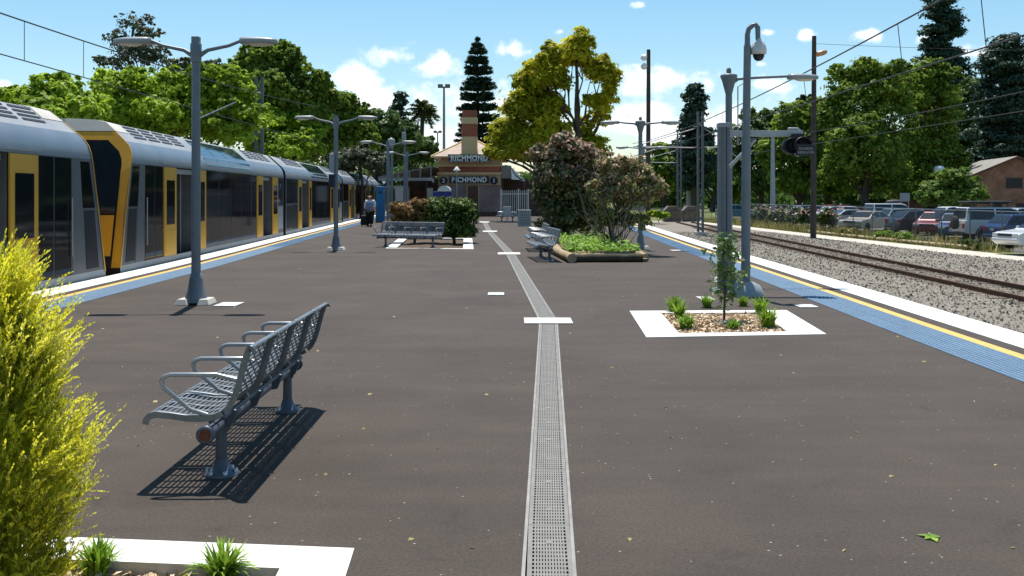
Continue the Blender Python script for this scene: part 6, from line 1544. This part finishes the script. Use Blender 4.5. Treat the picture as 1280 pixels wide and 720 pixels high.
# ------------------------------------------------------------------ sky with clouds, sun, camera
SUN_EL, SUN_AZ = R(70.3), math.atan2(-.15, 1.33)      # azimuth from +Y toward +X
w = bpy.data.worlds.new('World'); SC.world = w; w.use_nodes = True; nt = w.node_tree; L = nt.links.new
bg = nt.nodes['Background']; bg.inputs['Strength'].default_value = SKY_STR
sky = _n(nt, 'ShaderNodeTexSky', sky_type='NISHITA'); sky.sun_disc = False; sky.sun_elevation = SUN_EL; sky.sun_rotation = SUN_AZ; sky.air_density = 1.0; sky.dust_density = .4; sky.ozone_density = 1.6
tc = _n(nt, 'ShaderNodeTexCoord'); sp = _n(nt, 'ShaderNodeSeparateXYZ'); L(tc.outputs['Generated'], sp.inputs[0])
def mth(op, a, b=None, c=None, clamp=False):
    n = _n(nt, 'ShaderNodeMath', operation=op); n.use_clamp = clamp
    for i, v in enumerate((a, b, c)):
        if v is None: continue
        if isinstance(v, (int, float)): n.inputs[i].default_value = v
        else: L(v, n.inputs[i])
    return n.outputs[0]
ay = mth('MAXIMUM', mth('ABSOLUTE', sp.outputs[1]), .05)
u = mth('DIVIDE', sp.outputs[0], ay); v = mth('DIVIDE', sp.outputs[2], ay)
cv = _n(nt, 'ShaderNodeCombineXYZ'); L(u, cv.inputs[0]); L(v, cv.inputs[1])
n1 = _n(nt, 'ShaderNodeTexNoise', i_Scale=16., i_Detail=9., i_Roughness=.62); L(cv.outputs[0], n1.inputs['Vector'])
n2 = _n(nt, 'ShaderNodeTexNoise', i_Scale=60., i_Detail=4., i_Roughness=.6); L(cv.outputs[0], n2.inputs['Vector'])
CL = [(1160, 48, 16, 8), (700, 40, 12, 6), (960, 40, 16, 7), (490, 70, 46, 19), (440, 98, 40, 24), (545, 84, 44, 20), (640, 64, 34, 16), (475, 130, 80, 22), (560, 130, 90, 40), (600, 165, 140, 40), (845, 100, 70, 22), (800, 98, 40, 24), (790, 155, 150, 26), (930, 150, 90, 26), (1085, 43, 26, 11), (1225, 66, 26, 12), (1006, 45, 14, 9), (960, 105, 40, 12), (450, 100, 20, 20), (1010, 130, 40, 14), (800, 5, 14, 7), (640, 130, 60, 20), (5, 106, 12, 8), (870, 175, 120, 18), (950, 80, 10, 6), (795, 140, 60, 14)]
acc = None
for px, py, a, b in CL:
    u0, v0, ua, vb = (px - 640) / F, (HY - py) / F, a / F, b / F
    du = mth('MULTIPLY', mth('SUBTRACT', u, u0), 1 / ua); dv = mth('MULTIPLY', mth('SUBTRACT', v, v0), 1 / vb)
    m_ = mth('SUBTRACT', 1.0, mth('SQRT', mth('ADD', mth('MULTIPLY', du, du), mth('MULTIPLY', dv, dv))))
    acc = m_ if acc is None else mth('MAXIMUM', acc, m_)
acc = mth('MAXIMUM', acc, -1.)
d_ = mth('ADD', acc, mth('ADD', mth('MULTIPLY', mth('SUBTRACT', n1.outputs['Fac'], .53), 3.3), mth('MULTIPLY', mth('SUBTRACT', n2.outputs['Fac'], .5), 1.5)))
mr = _n(nt, 'ShaderNodeMapRange', interpolation_type='SMOOTHSTEP'); L(d_, mr.inputs['Value']); mr.inputs['From Min'].default_value = -.02; mr.inputs['From Max'].default_value = .85
front = mth('GREATER_THAN', sp.outputs[2], 0.)
cm = mth('MULTIPLY', mr.outputs['Result'], front)
hs = _n(nt, 'ShaderNodeHueSaturation'); hs.inputs['Hue'].default_value = SKY_HUE; hs.inputs['Saturation'].default_value = SKY_SAT; hs.inputs['Value'].default_value = 1.; L(sky.outputs[0], hs.inputs['Color'])
mx = _n(nt, 'ShaderNodeMix', data_type='RGBA'); L(mth('MULTIPLY', cm, .92), mx.inputs[0]); L(hs.outputs['Color'], mx.inputs[6]); mx.inputs[7].default_value = (CLOUD, CLOUD, CLOUD * 1.02, 1)
L(mx.outputs[2], bg.inputs['Color'])
sl = bpy.data.lights.new('sun', 'SUN'); sl.energy = SUN_STR; sl.angle = R(.5); sl.color = (1., .955, .88)
so = link(bpy.data.objects.new('sun', sl)); dirv = Vector((math.sin(SUN_AZ) * math.cos(SUN_EL), math.cos(SUN_AZ) * math.cos(SUN_EL), math.sin(SUN_EL))); so.rotation_euler = (-dirv).to_track_quat('-Z', 'Y').to_euler(); so.location = (0, 0, 40)
cam = bpy.data.cameras.new('camera'); cam.sensor_fit = 'HORIZONTAL'; cam.sensor_width = 36.; cam.lens = 36. * F / 1280; cam.shift_y = -(360 - HY) / 1280; cam.clip_start = .05; cam.clip_end = 6000
co = link(bpy.data.objects.new('camera', cam)); co.location = (0, 0, CH); co.rotation_euler = (R(90), 0, 0); SC.camera = co
vs_ = SC.view_settings; vs_.view_transform = 'Standard'; vs_.look = 'None'; vs_.gamma = 1; vs_.exposure = EXPO; vs_.use_curve_mapping = False
SC.cycles.max_bounces = 6; SC.cycles.transparent_max_bounces = 12; SC.cycles.caustics_reflective = False; SC.cycles.caustics_refractive = False
SC.render.film_transparent = False
